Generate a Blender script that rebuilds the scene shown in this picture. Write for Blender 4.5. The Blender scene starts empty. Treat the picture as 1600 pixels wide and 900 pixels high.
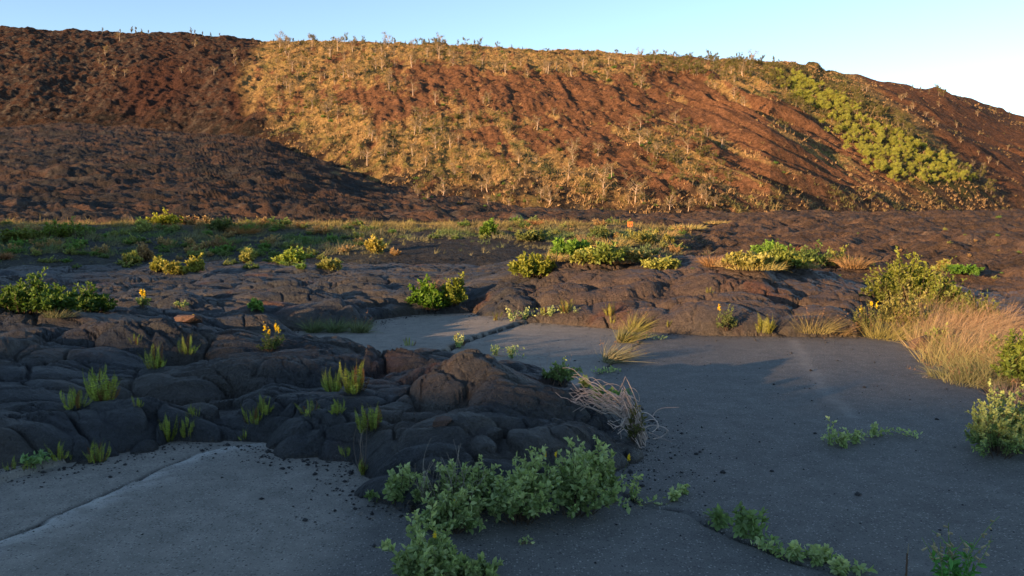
import bpy, math, random
import numpy as np
from concurrent.futures import ThreadPoolExecutor
R = math.radians
rng = np.random.default_rng(7)
random.seed(7)
C = bpy.context.scene.collection
# ------------------------------------------------------------------ camera model
F = 1256.0; CAMZ = 1.75; PITCH = math.atan(115.0 / F)
CP, SP = math.cos(PITCH), math.sin(PITCH)
SUN_A = R(50); SUN_E = R(7.5)

def gxy(px, py, z=0.0):
    """photo pixel -> ground point at height z"""
    m = math.atan((450 - py) / F) - PITCH
    Y = (z - CAMZ) / math.tan(m)
    dep = Y * CP - (z - CAMZ) * SP
    return ((px - 800) / F * dep, Y)

def proj(x, y, z):
    dz = z - CAMZ
    dep = y * CP - dz * SP
    dep = np.where(np.abs(dep) < .05, .05, dep)
    return 800 + F * x / dep, 450 - F * (y * SP + dz * CP) / dep, dep

# ------------------------------------------------------------------ noise
def _h(ix, iy, s):
    ix = ix.astype(np.int32).view(np.uint32); iy = iy.astype(np.int32).view(np.uint32)
    n = ix * np.uint32(374761393) + iy * np.uint32(668265263) + np.uint32((s * 974634777 + 12345) & 0xFFFFFFFF)
    n = (n ^ (n >> np.uint32(13))) * np.uint32(1274126177)
    n = (n ^ (n >> np.uint32(16))) * np.uint32(2246822519 & 0xFFFFFFFF)
    n = n ^ (n >> np.uint32(15))
    return (n & np.uint32(0xFFFFFF)) * (1.0 / 0xFFFFFF)

def pn(x, y, s=0):
    ix = np.floor(x); iy = np.floor(y); fx = x - ix; fy = y - iy
    u = fx * fx * fx * (fx * (fx * 6 - 15) + 10); v = fy * fy * fy * (fy * (fy * 6 - 15) + 10)
    def g(a, b):
        t = _h(ix + a, iy + b, s) * 6.2831853
        return np.cos(t) * (fx - a) + np.sin(t) * (fy - b)
    a = g(0, 0); b = g(1, 0); c = g(0, 1); d = g(1, 1)
    return ((a + (b - a) * u) * (1 - v) + (c + (d - c) * u) * v) * 1.5

def fbm(x, y, s=0, o=4, gain=.5):
    t = 0; a = 1; n = 0
    for i in range(o):
        t = t + a * pn(x, y, s + i * 17); n += a; a *= gain; x = x * 2.03 + 11.3; y = y * 2.03 + 5.1
    return t / n

def wor(x, y, s=0):
    ix = np.floor(x); iy = np.floor(y)
    F1 = np.full(x.shape, 9.); F2 = np.full(x.shape, 9.); ID = np.zeros(x.shape); dx1 = np.zeros(x.shape); dy1 = np.zeros(x.shape)
    for a in (-1, 0, 1):
        for b in (-1, 0, 1):
            cx = ix + a; cy = iy + b
            px = cx + _h(cx, cy, s); py = cy + _h(cx, cy, s + 5)
            dx = x - px; dy = y - py; d = np.sqrt(dx * dx + dy * dy)
            m = d < F1
            F2 = np.where(m, F1, np.minimum(F2, d))
            dx1 = np.where(m, dx, dx1); dy1 = np.where(m, dy, dy1)
            ID = np.where(m, _h(cx, cy, s + 9), ID)
            F1 = np.where(m, d, F1)
    return F1, F2, ID, dx1, dy1

def toes(x, y, s=0, lo=.55, hi=1.15, pw=.62):
    """overlapping rounded toes: the upper envelope of random squashed domes"""
    ix = np.floor(x); iy = np.floor(y)
    H = np.zeros(x.shape); H2 = np.zeros(x.shape); ID = np.zeros(x.shape)
    for a in (-1, 0, 1):
        for b in (-1, 0, 1):
            cx = ix + a; cy = iy + b
            h1 = _h(cx, cy, s); h2 = _h(cx, cy, s + 5); h3 = _h(cx, cy, s + 9); h4 = _h(cx, cy, s + 13)
            dx = x - cx - h1; dy = y - cy - h2; t = (h4 - .5) * 1.6; c = np.cos(t); sn = np.sin(t)
            u = dx * c + dy * sn; v = -dx * sn + dy * c
            ra = lo + (hi - lo) * h3; rb = ra * (.55 + .4 * h4)
            q = np.clip(1 - (u / ra) ** 2 - (v / rb) ** 2, 0, 1) ** pw * (.45 + .75 * h3) * (1 + .25 * u * (h1 - .5))
            m = q > H
            H2 = np.where(m, H, np.maximum(H2, q)); ID = np.where(m, h3, ID); H = np.where(m, q, H)
    return H, H - H2, ID

def sst(a, b, x):
    t = np.clip((x - a) / (b - a), 0, 1); return t * t * (3 - 2 * t)

def polydist(x, y, P):
    """signed distance, positive inside"""
    d = np.full(x.shape, 1e9); ins = np.zeros(x.shape, bool)
    n = len(P)
    for i in range(n):
        ax, ay = P[i]; bx, by = P[(i + 1) % n]
        ex, ey = bx - ax, by - ay
        t = np.clip(((x - ax) * ex + (y - ay) * ey) / (ex * ex + ey * ey + 1e-9), 0, 1)
        d = np.minimum(d, np.hypot(x - ax - t * ex, y - ay - t * ey))
        c = ((ay > y) != (by > y)) & (x < (bx - ax) * (y - ay) / ((by - ay) if by != ay else 1e-9) + ax)
        ins ^= c
    return np.where(ins, d, -d)

def linedist(x, y, P):
    d = np.full(x.shape, 1e9); side = np.zeros(x.shape)
    for i in range(len(P) - 1):
        ax, ay = P[i]; bx, by = P[i + 1]; ex, ey = bx - ax, by - ay; L = math.hypot(ex, ey)
        t = np.clip(((x - ax) * ex + (y - ay) * ey) / (L * L), 0, 1)
        dd = np.hypot(x - ax - t * ex, y - ay - t * ey)
        sd = ((x - ax) * ey - (y - ay) * ex) / L        # >0: right of direction
        m = dd < d; d = np.where(m, dd, d); side = np.where(m, sd, side)
    return d, side

# ------------------------------------------------------------------ terrain layout
A_POLY = [gxy(*p) for p in [(-330, 775), (0, 745), (150, 724), (235, 706), (275, 692), (400, 698), (440, 713), (500, 722), (550, 722), (557, 772), (640, 797), (760, 790), (880, 765), (955, 735), (1003, 700), (998, 668)]] + \
    [(.92, 7.2), (.45, 7.9), (-.35, 8.4), (-1.25, 8.9), (-2.0, 9.9), (-2.9, 10.7), (-4.2, 12.6), (-9, 12.6), (-14, 11), (-15, 5)]
B_POLY = [(-45, 11), (-9, 11.6), (-5, 11.4), (-3.4, 11.9)] + [gxy(*p) for p in [(560, 512), (595, 502), (650, 494), (740, 489), (763, 502), (850, 507), (950, 512), (1010, 519), (1100, 524), (1250, 527), (1345, 527)]] + \
    [(5.6, 12.6), (6.6, 13.6), (7.4, 16), (7.6, 19), (6, 21.5), (0, 22.5), (-8, 25), (-45, 30)]
CRACK_L = [gxy(*p) for p in [(-120, 895), (0, 848), (120, 795), (230, 745), (300, 715), (350, 700), (420, 690)]]
CRACK_M = [gxy(*p) for p in [(1015, 520), (985, 548), (940, 580), (905, 608), (890, 640), (930, 740), (990, 782), (1080, 802), (1160, 845), (1230, 872), (1350, 905), (1500, 960)]]
CRACK_F = [gxy(*p) for p in [(560, 590), (690, 552), (740, 530), (800, 511), (860, 500)]]
STREAK = [gxy(*p) for p in [(1236, 530), (1262, 570), (1290, 610), (1330, 650)]]
ROAD_E = [gxy(*p) for p in [(1390, 522), (1432, 535), (1455, 560), (1500, 582), (1560, 618), (1640, 650)]] + [(6.6, 5.4), (7.2, 3), (7.6, 0), (7.6, -6), (-14, -6), (-14, 11), (-6, 14.5), (-1, 15.5), (5, 14)]

def roadH(x, y):
    h = .012 * fbm(x * .5, y * .5, 71, 3)
    wx = x + .03 * pn(x * 4, y * 4, 72); wy = y + .03 * pn(x * 4, y * 4, 73)
    d, s = linedist(wx, wy, CRACK_L)
    h = h + np.where(s > 0, .016 * np.exp(-s / .25), .004 * np.exp(s / .5)) * np.exp(-np.maximum(d - np.abs(s), 0) * 2) * sst(6.3, 5.6, y)
    h = h - .022 * np.exp(-(d / .024) ** 2) * (pn(x * 6, y * 6, 75) > -.15) * sst(5.9, 5.5, y)
    d, s = linedist(wx, wy, CRACK_M)
    h = h - .02 * np.exp(-(d / .02) ** 2)
    d, s = linedist(wx, wy, CRACK_F)
    h = h + np.where(s < 0, .05 * np.exp(s / .8), 0) - .03 * np.exp(-(d / .03) ** 2)
    # slabs heave toward the far lava front
    h = h + .05 * np.exp(-(((x + .4) / 1.2) ** 2 + ((y - 13.2) / .6) ** 2))
    return h

KP = np.array([-1500, -600, 0, 130, 300, 420, 600, 800, 1000, 1200, 1400, 1600, 2200, 3500.])
def tab(*v): return lambda px: np.interp(px, KP, v)
R1 = tab(32, 32, 31, 30.5, 29.5, 28.5, 27, 26.5, 29, 29, 29, 29, 29, 29)
R2 = tab(46, 46, 44, 43.5, 42, 41.5, 40, 39, 40, 40, 40, 40, 40, 40)
RF = tab(330, 310, 285, 276, 250, 215, 160, 140, 135, 150, 190, 250, 400, 480)
RC = tab(540, 500, 475, 470, 455, 430, 370, 342, 345, 372, 430, 520, 740, 900)
YF = tab(330, 220, 196, 190, 205, 214, 285, 318, 332, 331, 330, 331, 334, 336)
Y1 = tab(335, 310, 302, 301, 306, 314, 327, 334, 337, 338, 338, 338, 338, 338)
SKX = np.array([-1500, -600, -60, 0, 30, 60, 100, 150, 220, 300, 360, 420, 500, 560, 620, 680, 740, 800, 870, 950, 1020, 1080, 1140, 1190, 1240, 1280, 1350, 1420, 1480, 1540, 1600, 1700, 2200, 3500.])
SKY_ = np.array([300, 90, 47, 44, 45, 46, 51, 50, 53, 54, 60, 67, 69, 68, 71, 72, 74, 79, 82, 86, 90, 92, 95, 101, 113, 122, 127, 139, 151, 172, 186, 215, 310, 336.])

def zpy(r, a, py):       # height that projects to row py at radius r, azimuth a
    return CAMZ + r * np.cos(a) * np.tan(np.arctan((450 - py) / F) - PITCH)

def terrain(x, y, near=True):
    """returns z, colour (n,3) for every point in front of and around the camera"""
    r = np.hypot(x, y); a = np.arctan2(x, y)
    aa = np.clip(a, -1.15, 1.15)
    px = 800 + F * np.tan(aa)
    fade = sst(1.75, 1.0, np.abs(a))          # no hill behind the viewer
    ac = np.clip(a, -1.0, 1.0)
    r1, r2, rf, rc = R1(px), R2(px), RF(px), RC(px)
    warp = fbm(x * .05, y * .05, 3, 3)
    bermw = sst(1130, 960, px)
    zr = np.clip(.02 + .012 * (r - 20), 0, .9)
    ztop = zpy(r2, ac, 352.)
    # piecewise: flat, berm, shelf, field, fan, hill, plateau
    z = np.zeros(x.shape)
    tb = np.clip((r - r1 - 1.2 * fbm(x * .15, y * .15, 5, 2)) / (r2 - r1), 0, 1)
    berm = ztop * (tb ** 1.25) * (1 - .0 * tb)
    k0r = 58.; k0z = zpy(k0r, ac, 351. - 4 * sst(1000, 1200, px))
    k1r = 98.; k1z = zpy(k1r, ac, Y1(px))
    fz = zpy(rf, ac, YF(px)); cz = zpy(rc, ac, np.interp(px, SKX, SKY_))
    shelf = np.where(r < r2 + 3, ztop, ztop - .25 * np.clip((r - r2 - 3) / 2, 0, 1))
    shelf = shelf + (k0z - shelf) * np.clip((r - r2 - 5) / (k0r - r2 - 5), 0, 1)
    zL = np.where(r < r2, berm, shelf)
    zRt = np.clip((r - 22) / (k0r - 22), 0, 1) * k0z
    z = zL * bermw + zRt * (1 - bermw)
    z = np.where(r > k0r, k0z + (k1z - k0z) * np.clip((r - k0r) / (k1r - k0r), 0, 1), z)
    z = np.where(r > k1r, k1z + (fz - k1z) * np.clip((r - k1r) / (rf - k1r), 0, 1) ** 1.15, z)
    t = np.clip((r - rf) / (rc - rf), 0, 1)
    s = 1 - (1 - t) ** 1.22
    z = np.where(r > rf, fz + (cz - fz) * s, z)
    z = np.where(r > rc, cz - .035 * (r - rc), z)
    z = z * np.where(r > 60, fade, 1)
    _, py, _ = proj(x, y, z)
    # --- relief of the far field
    far = sst(22, 34, r)
    gr = sst(50, 90, r)
    notberm = 1 - bermw * sst(24, 27, r) * sst(56, 50, r)
    hill = sst(-.02, .06, (r - rf) / (rc - rf))
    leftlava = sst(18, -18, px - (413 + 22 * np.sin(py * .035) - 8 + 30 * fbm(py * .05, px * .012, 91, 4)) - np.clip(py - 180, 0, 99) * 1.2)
    fan = 1 - hill
    m = far > 0
    rel = np.zeros(x.shape); fl = np.zeros(x.shape)
    xm, ym, rm = x[m], y[m], r[m]
    wx = xm + 3 * fbm(xm * .12, ym * .12, 21, 2); wy = ym + 3 * fbm(xm * .12, ym * .12, 22, 2)
    f1, f2, idc, _, _ = wor(wx / 2.4, wy / 1.7, 31)
    g1, g2, idg, _, _ = wor(wx / 9, wy / 6.5, 33)
    n1 = fbm(xm / (14 + 14 * sst(50, 90, rm)), ym / 12, 35, 5, .6)
    h1 = .42 * (1 - np.exp(-2.5 * (f2 - f1))) + .5 * (idc - .5) * .5
    h2 = 1.3 * (1 - np.exp(-2 * (g2 - g1))) * (.3 + idg)
    grm = gr[m]
    lavafar = (h1 * (.8 - .25 * grm) + h2 * (.25 + .25 * grm) + n1 * (.4 + (1.3 - .7 * sst(900, 1150, px[m])) * grm) + (.35 + .15 * sst(900, 1150, px[m]) + .58 * grm) * fbm(xm / (1.9 + 3.2 * grm), ym / (1.5 + 2.2 * grm), 49, 4, .65)) - .55 - .15 * grm
    hl = hill[m]; ll = leftlava[m]
    pxm, pym = px[m], py[m]
    # ridges that run down the slope: fan out left and right of the middle
    tt = t[m]
    k = np.interp(pxm, [-400, 100, 380, 700, 1000, 1300, 1700], [300, 260, 120, -60, -360, -430, -430])
    q = (pxm - 700) + k * (py[m] - 200) / 200. + 30 * fbm(xm * .02, ym * .02, 41, 3)
    rid = (1 - np.abs(pn(q / 42, tt * 2.6, 43)) * 2) * sst(-.25, .25, pn(q / 70, tt * 3.1, 47))
    rid2 = pn(q / 13, tt * 7, 44)
    lum = fbm(xm / 11, ym / 11, 45, 4, .55)
    bmp = fbm(xm / 3.2, ym / 3.2, 46, 3, .6)
    rgt = sst(950, 1150, pxm)
    hh = rid * (.5 + 2.3 * rgt) + rid2 * (.3 + .6 * rgt) + lum * (2.5 + .3 * ll - 1.5 * rgt) + bmp * (.9 - .1 * ll - .5 * rgt)
    # gully in the dark bowl on the left, with a bank that faces right
    gd = (pxm - (135 + 60 * (tt - .1)))
    hh = hh + ll * (-1.5 * np.exp(-(gd / 30) ** 2) + 1.0 * np.exp(-((gd + 95) / 55) ** 2)) * sst(0, .15, tt) * sst(.95, .5, tt)
    sp = (pxm - 1285 - (pym - 125) * 1.23)
    strip = sst(60, 20, np.abs(sp + 10)) * sst(90, 130, pym) * rgt
    hh = hh + 3.0 * np.exp(-(sp / 60) ** 2) * rgt
    hh = hh * sst(1.04, .93, tt)
    rel_m = lavafar * (1 - hl) * (notberm[m]) + hh * hl
    gravel = (.05 * bmp + .10 * fbm(xm / .9, ym / .9, 48, 3)) * (1 - notberm[m])
    rel[m] = (rel_m + gravel) * far[m]
    z = z + rel * np.where(r > 60, np.maximum(fade, .3), 1)
    # --- near flows
    col = np.zeros(x.shape + (3,)); 
    n = r < 36
    X, Y = x[n], y[n]
    w1 = fbm(X * .9, Y * .9, 51, 3); w2 = fbm(X * .9, Y * .9, 52, 3)
    ux, uy = X + .38 * w1, Y + .30 * w2
    a1, a2, ia, ax, ay = wor(ux / 1.9 + .25 * w2, uy / 1.0, 53)
    b1, b2, ib, bx, by = wor(ux / .75 + .35 * w2, uy / .36, 54)
    c1, c2, ic, _, _ = wor(X / .21 + w1, Y / .16 + w2, 55)
    ea, eb, ec = a2 - a1, b2 - b1, c2 - c1
    kk_ = 1.6 + 4.0 * sst(-.2, .3, fbm(X * .5 + 9, Y * .5, 60, 2))
    ea2 = ea * ea / (ea + .05); eb2 = eb * eb / (eb + .06)
    big = .24 * (1 - np.exp(-kk_ * ea2)) + .10 * (ia - .5)
    tilt = .16 * ((ia * 7 % 1 - .5) * ax + (ia * 13 % 1 - .5) * ay)
    lumpm = sst(-.05, .28, fbm(X * .45, Y * .45, 56, 2))
    med = (.095 * (1 - np.exp(-4.5 * eb2)) + .045 * (ib - .5)) * (.30 + .70 * lumpm)
    small = .026 * (1 - np.exp(-4 * ec)) * (.15 + .85 * sst(.0, .3, fbm(X * .8, Y * .8, 57, 2)))
    fold = .085 * (1 - np.abs(pn(ux * .55 + .5 * w2, uy * 1.35 + .5 * w1, 64)) * 2.2) + .05 * (1 - np.abs(pn(ux * 1.2 - .8 * uy, uy * 2.4 + w1, 66)) * 2)
    ropem = sst(-.12, .2, fbm(X * .7 + 7, Y * .7, 58, 2))
    rope = .010 * np.sin((uy * 2.2 + .5 * (a1 ** 2) * 3 + .35 * w1) * 26) * ropem * sst(.05, .2, ea)
    crm = sst(.0, .25, fbm(X * .8 - 5, Y * .8, 70, 2))
    crk = -.13 * np.exp(-(ea / .022) ** 2) * crm - .03 * np.exp(-(eb / .05) ** 2) * lumpm
    fine = .026 * fbm(X * 4.5, Y * 6, 59, 4, .6) + .035 * w2
    T1, G1, I1 = toes((X + .25 * w1) / 1.15 + 3, (Y + .16 * w2) / .66, 153, pw=.5)
    T2, G2, I2 = toes((X + .16 * w2) / .46, (Y + .12 * w1) / .29 + 7, 163, pw=.5)
    T3, G3, I3 = toes(X / .16 + .6 * w1, Y / .13 + .6 * w2, 173, pw=.5)
    smm = sst(-.25, .2, fbm(X * .6 + 2, Y * .6, 156, 2))
    sm3 = sst(-.05, .3, fbm(X * .9, Y * .9 + 4, 157, 2))
    ck = pn(X * 1.3 + 5, Y * 1.3, 158)
    relief = .185 * T1 + .115 * T2 * (.30 + .70 * smm) + .045 * T3 * sm3 + .35 * fold + tilt * .4 + rope * 1.7 + fine * .8 - .10
    relief = relief - .075 * np.exp(-(G1 / .055) ** 2) * sst(-.5, .1, ck) - .055 * np.exp(-(G2 / .07) ** 2) * smm - .018 * np.exp(-(G3 / .08) ** 2) * sm3
    ib = I2; eb = np.minimum(G1 * .5, G2 * .6 + .02)
    dA = polydist(X, Y, A_POLY); dB = polydist(X, Y, B_POLY)
    wob = .10 * (1 - np.exp(-5 * eb)) + .10 * w1 - .05 + .12 * (1 - np.exp(-3 * ea)) - .05
    dA2 = dA + wob; dB2 = dB + wob * 1.2
    def edge(d, E, w): 
        q = np.clip(d / w, 0, 1); return E * np.sqrt(np.clip(1 - (1 - q) ** 2, 0, 1))
    TA = .28 + .22 * sst(6.5, 9.5, Y) * sst(.5, -2, X)
    lob = .18 * np.exp(-(((X + .35) / .75) ** 2 + ((Y - 6.7) / .65) ** 2)) + .05 * np.exp(-(((X + 1.3) / .5) ** 2 + ((Y - 7.9) / .5) ** 2))
    TA = TA + lob + .12 * np.exp(-(((X + 3.9) / 1.3) ** 2 + ((Y - 8.6) / .6) ** 2))
    zA = edge(dA2, .15, .26) + (TA - .15) * np.where(X > -1.4, sst(.1, 1.4, dA2), np.clip(dA2 / 3.2, 0, 1)) + relief * sst(-.02, .4, dA2) * .92
    TB = .28 + .30 * sst(-1.5, 1.0, X) * sst(12, 16, Y) * sst(22.5, 18, Y) * sst(8.5, 5.5, X) + .12 * sst(-1.5, 1, X)
    zB = edge(dB2, .26, .42) + (TB - .26) * sst(.1, 2.5, dB2) + relief * (1.0 - .35 * sst(14, 20, Y)) * sst(-.02, .6, dB2)
    inside = (dA2 > 0) | (dB2 > 0)
    zf = np.where(dA2 > 0, zA, 0); zf = np.maximum(zf, np.where(dB2 > 0, zB, 0))
    # off the flows: asphalt bed or old lava ground
    dR = polydist(X, Y, ROAD_E)
    offroad = sst(.15, -.6, dR) * (Y > 9.4 + .0 * X) * np.where(X > 6.8, 1, 1)
    gz = -.07 + .05 * w1 + (.14 * sst(.1, -.5, dR) + .35 * relief * sst(0, -2, dR)) - .55 * sst(7.2, 10, X) * sst(10, 14, Y) * sst(30, 22, Y)
    gz = np.where(dR > .1, -.07, gz)
    gz = gz + .25 * relief * sst(-1, -4, dR)
    fw = sst(33, 25, r[n])
    zn = np.where(inside, zf - .02, gz)
    z[n] = zn * fw + z[n] * 1.0 * np.where(inside, 1, 1)
    # ---------------- colours (true surface colours only)
    lava_a = np.array([.034, .037, .044]); lava_b = np.array([.066, .057, .050]); rust = np.array([.15, .062, .034]); dark = np.array([.018, .019, .022])
    # far
    nf = fbm(x / 6, y / 6, 61, 4, .6)[..., None]; nf2 = fbm(x / (1.8 + 3.5 * sst(50, 90, r) * (r < rf)), y / 1.8, 62, 3)[..., None]; nf3 = fbm(x / 25, y / 18, 63, 3)[..., None]
    fieldc = lava_b * 1.0 + (nf2 > .08) * 0
    brown = np.array([.21, .112, .066])
    fieldc = np.array([.040, .034, .030]) + (brown * .62 - np.array([.040, .034, .030])) * sst(-.3, .3, nf + .5 * nf3)
    fieldc = fieldc + (np.array([.17, .14, .11]) - fieldc) * (sst(.12, .45, nf2) * .6)
    rw = sst(900, 1150, px)[..., None]
    fieldc = fieldc + (np.array([.13, .080, .052]) * (1 + .6 * nf2 + .6 * nf) - fieldc) * rw * .8 * (1 - sst(.2, .5, nf2) * .5)
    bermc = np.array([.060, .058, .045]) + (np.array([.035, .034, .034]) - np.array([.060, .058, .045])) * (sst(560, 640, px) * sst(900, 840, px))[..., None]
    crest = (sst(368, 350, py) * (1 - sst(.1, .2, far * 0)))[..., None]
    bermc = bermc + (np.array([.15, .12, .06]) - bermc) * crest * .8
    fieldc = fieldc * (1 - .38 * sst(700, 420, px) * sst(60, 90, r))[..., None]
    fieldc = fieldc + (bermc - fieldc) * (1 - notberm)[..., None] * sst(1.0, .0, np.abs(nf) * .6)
    # golden skirt creeping onto the fan in the middle
    skirt = (sst(.0, .25, nf[..., 0] + .3 * nf2[..., 0] + .9 * sst(120, 185, r) * sst(420, 560, px) * sst(1240, 1050, px) - .68) * sst(95, 135, r))[..., None]
    gold = np.array([.42, .27, .11]); olive = np.array([.22, .19, .06]); soil = np.array([.22, .108, .058])
    fieldc = fieldc + (gold * .9 - fieldc) * skirt * .85
    # hill
    pxx, pyy = px[..., None], py[..., None]
    # (approx) coordinate along slope streaks
    kk = np.interp(px, [-400, 100, 380, 700, 1000, 1300, 1700], [300, 260, 120, -60, -360, -430, -430])
    q = (px - 700) + kk * (py - 200) / 200. + 30 * fbm(x * .02, y * .02, 41, 3)
    st1 = pn(q / 22, t * 2.6, 65); st2 = pn(q / 8, t * 6, 66)
    def blob(cx, cy, rx, ry, rot=0):
        c, s_ = math.cos(rot), math.sin(rot)
        u = (px - cx) * c + (py - cy) * s_; v = -(px - cx) * s_ + (py - cy) * c
        return np.exp(-((u / rx) ** 2 + (v / ry) ** 2))
    brn = 1.2 * blob(900, 155, 170, 34, .12) + .9 * blob(720, 125, 70, 22) + .9 * blob(640, 170, 60, 24) + .8 * blob(560, 150, 40, 20) + 1.1 * blob(1040, 290, 90, 30, .45) + .8 * blob(930, 225, 40, 30) + \
        .62 * blob(1180, 220, 190, 38, .47) + .62 * blob(1300, 240, 190, 34, .47) + .55 * blob(1240, 290, 160, 40, .3) + .6 * blob(760, 215, 80, 14) + .7 * blob(640, 300, 90, 14) + .8 * blob(1060, 120, 40, 14)
    brn = brn + .55 * st1 * (1 + .9 * sst(950, 1150, px)) + .5 * st2 * sst(950, 1150, px) + (.55 - .3 * sst(950, 1150, px)) * nf[..., 0] + .25 * nf2[..., 0] + .45 * nf3[..., 0]
    bm = sst(.12, .46, brn)[..., None]
    grass = gold + (olive - gold) * sst(-.1, .45, nf + .3 * nf2)
    hc = grass + (soil * (1 + .35 * nf2 + .25 * st2[..., None]) - grass) * bm
    # right scree beyond the kukui strip
    spx = px - 1285 - (py - 125) * 1.23
    rs = sst(20, 60, spx + 15 * nf[..., 0])[..., None] * sst(1150, 1250, pxx)
    scree = np.array([.17, .080, .048]) + (np.array([.075, .045, .036]) - np.array([.135, .058, .036])) * sst(-.1, .4, st1[..., None] + .3 * nf)
    hc = hc + (scree - hc) * rs * .95
    gs = (sst(70, 25, np.abs(spx + 25)) * sst(80, 120, py) * sst(1150, 1230, px))[..., None]
    hc = hc + (np.array([.07, .075, .028]) - hc) * gs * .85
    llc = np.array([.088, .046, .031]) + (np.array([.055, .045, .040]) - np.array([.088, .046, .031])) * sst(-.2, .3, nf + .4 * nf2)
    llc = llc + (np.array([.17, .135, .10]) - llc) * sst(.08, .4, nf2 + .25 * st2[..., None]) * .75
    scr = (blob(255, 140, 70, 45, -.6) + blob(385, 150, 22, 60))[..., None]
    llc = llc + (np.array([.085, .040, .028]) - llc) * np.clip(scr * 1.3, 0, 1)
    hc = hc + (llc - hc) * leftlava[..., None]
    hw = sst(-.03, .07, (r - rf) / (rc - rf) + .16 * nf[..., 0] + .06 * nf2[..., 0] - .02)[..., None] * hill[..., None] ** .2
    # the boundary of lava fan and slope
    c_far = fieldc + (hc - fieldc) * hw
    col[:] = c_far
    # near colours
    wr = sst(.25, .55, fbm(X * .6 + 3, Y * .6, 67, 3) + .25 * fbm(X * 3, Y * 3, 68, 2))
    bright = (.85 + .3 * ib * lumpm + .15 * fbm(X * 2, Y * 2, 79, 3))[:, None]
    cn = (lava_a + (lava_b - lava_a) * sst(-.2, .3, w1 + .4 * w2)[:, None]) * bright
    cn = cn + (np.array([.12, .074, .050]) - cn) * (sst(-.5, 1.5, X) * sst(11, 12.5, Y))[:, None] * .6
    lobr = np.exp(-(((X + .35) / .8) ** 2 + ((Y - 6.9) / .55) ** 2)) + .8 * np.exp(-(((X + 3.9) / 1.1) ** 2 + ((Y - 8.9) / .5) ** 2))
    ru = np.clip(wr * (.35 + .5 * (dB2 > 0)) + .8 * lobr * sst(.0, .3, fbm(X * 2, Y * 2, 69, 3)), 0, 1)[:, None]
    cn = cn + (rust * .8 - cn) * ru * .8
    cn = cn * (.88 + .24 * I1)[:, None]
    offc = np.array([.10, .075, .05]) + (np.array([.045, .044, .045]) - np.array([.10, .075, .05])) * sst(-.8, -3, dR)[:, None]
    cn = np.where(inside[:, None], cn, offc)
    fw2 = sst(27, 22, r[n])[:, None]
    col[n] = cn * fw2 + col[n] * (1 - fw2)
    if near is None: return z
    return z, col

# ------------------------------------------------------------------ mesh utils
def new_mesh(name, V, Fq, col=None, smooth=True, tri=None):
    me = bpy.data.meshes.new(name)
    V = np.asarray(V, np.float32).reshape(-1, 3)
    faces = []
    if Fq is not None and len(Fq): faces.append(np.asarray(Fq, np.int32).reshape(-1, 4))
    if tri is not None and len(tri): faces.append(np.asarray(tri, np.int32).reshape(-1, 3))
    me.vertices.add(len(V)); me.vertices.foreach_set('co', V.ravel())
    nl = sum(f.size for f in faces); nf = sum(len(f) for f in faces)
    me.loops.add(nl); me.polygons.add(nf)
    me.loops.foreach_set('vertex_index', np.concatenate([f.ravel() for f in faces]))
    st = []; o = 0
    for f in faces:
        st.append(o + np.arange(len(f)) * f.shape[1]); o += f.size
    me.polygons.foreach_set('loop_start', np.concatenate(st).astype(np.int32))
    me.update(calc_edges=True)
    if smooth: me.polygons.foreach_set('use_smooth', np.ones(nf, bool))
    if col is not None:
        at = me.color_attributes.new('Col', 'FLOAT_COLOR', 'POINT')
        c = np.ones((len(V), 4), np.float32); c[:, :3] = np.asarray(col).reshape(-1, 3)
        at.data.foreach_set('color', c.ravel())
    return me

def link(name, me, mat=None, parent=None, **props):
    o = bpy.data.objects.new(name, me); C.objects.link(o)
    if mat is not None and me is not None: me.materials.append(mat)
    if parent is not None: o.parent = parent
    for k, v in props.items():
        if v: o[k] = v
    return o

# ------------------------------------------------------------------ materials
def mat_new(name):
    m = bpy.data.materials.new(name); m.use_nodes = True
    nt = m.node_tree; b = nt.nodes['Principled BSDF']
    return m, nt, nt.nodes, nt.links, b

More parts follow.
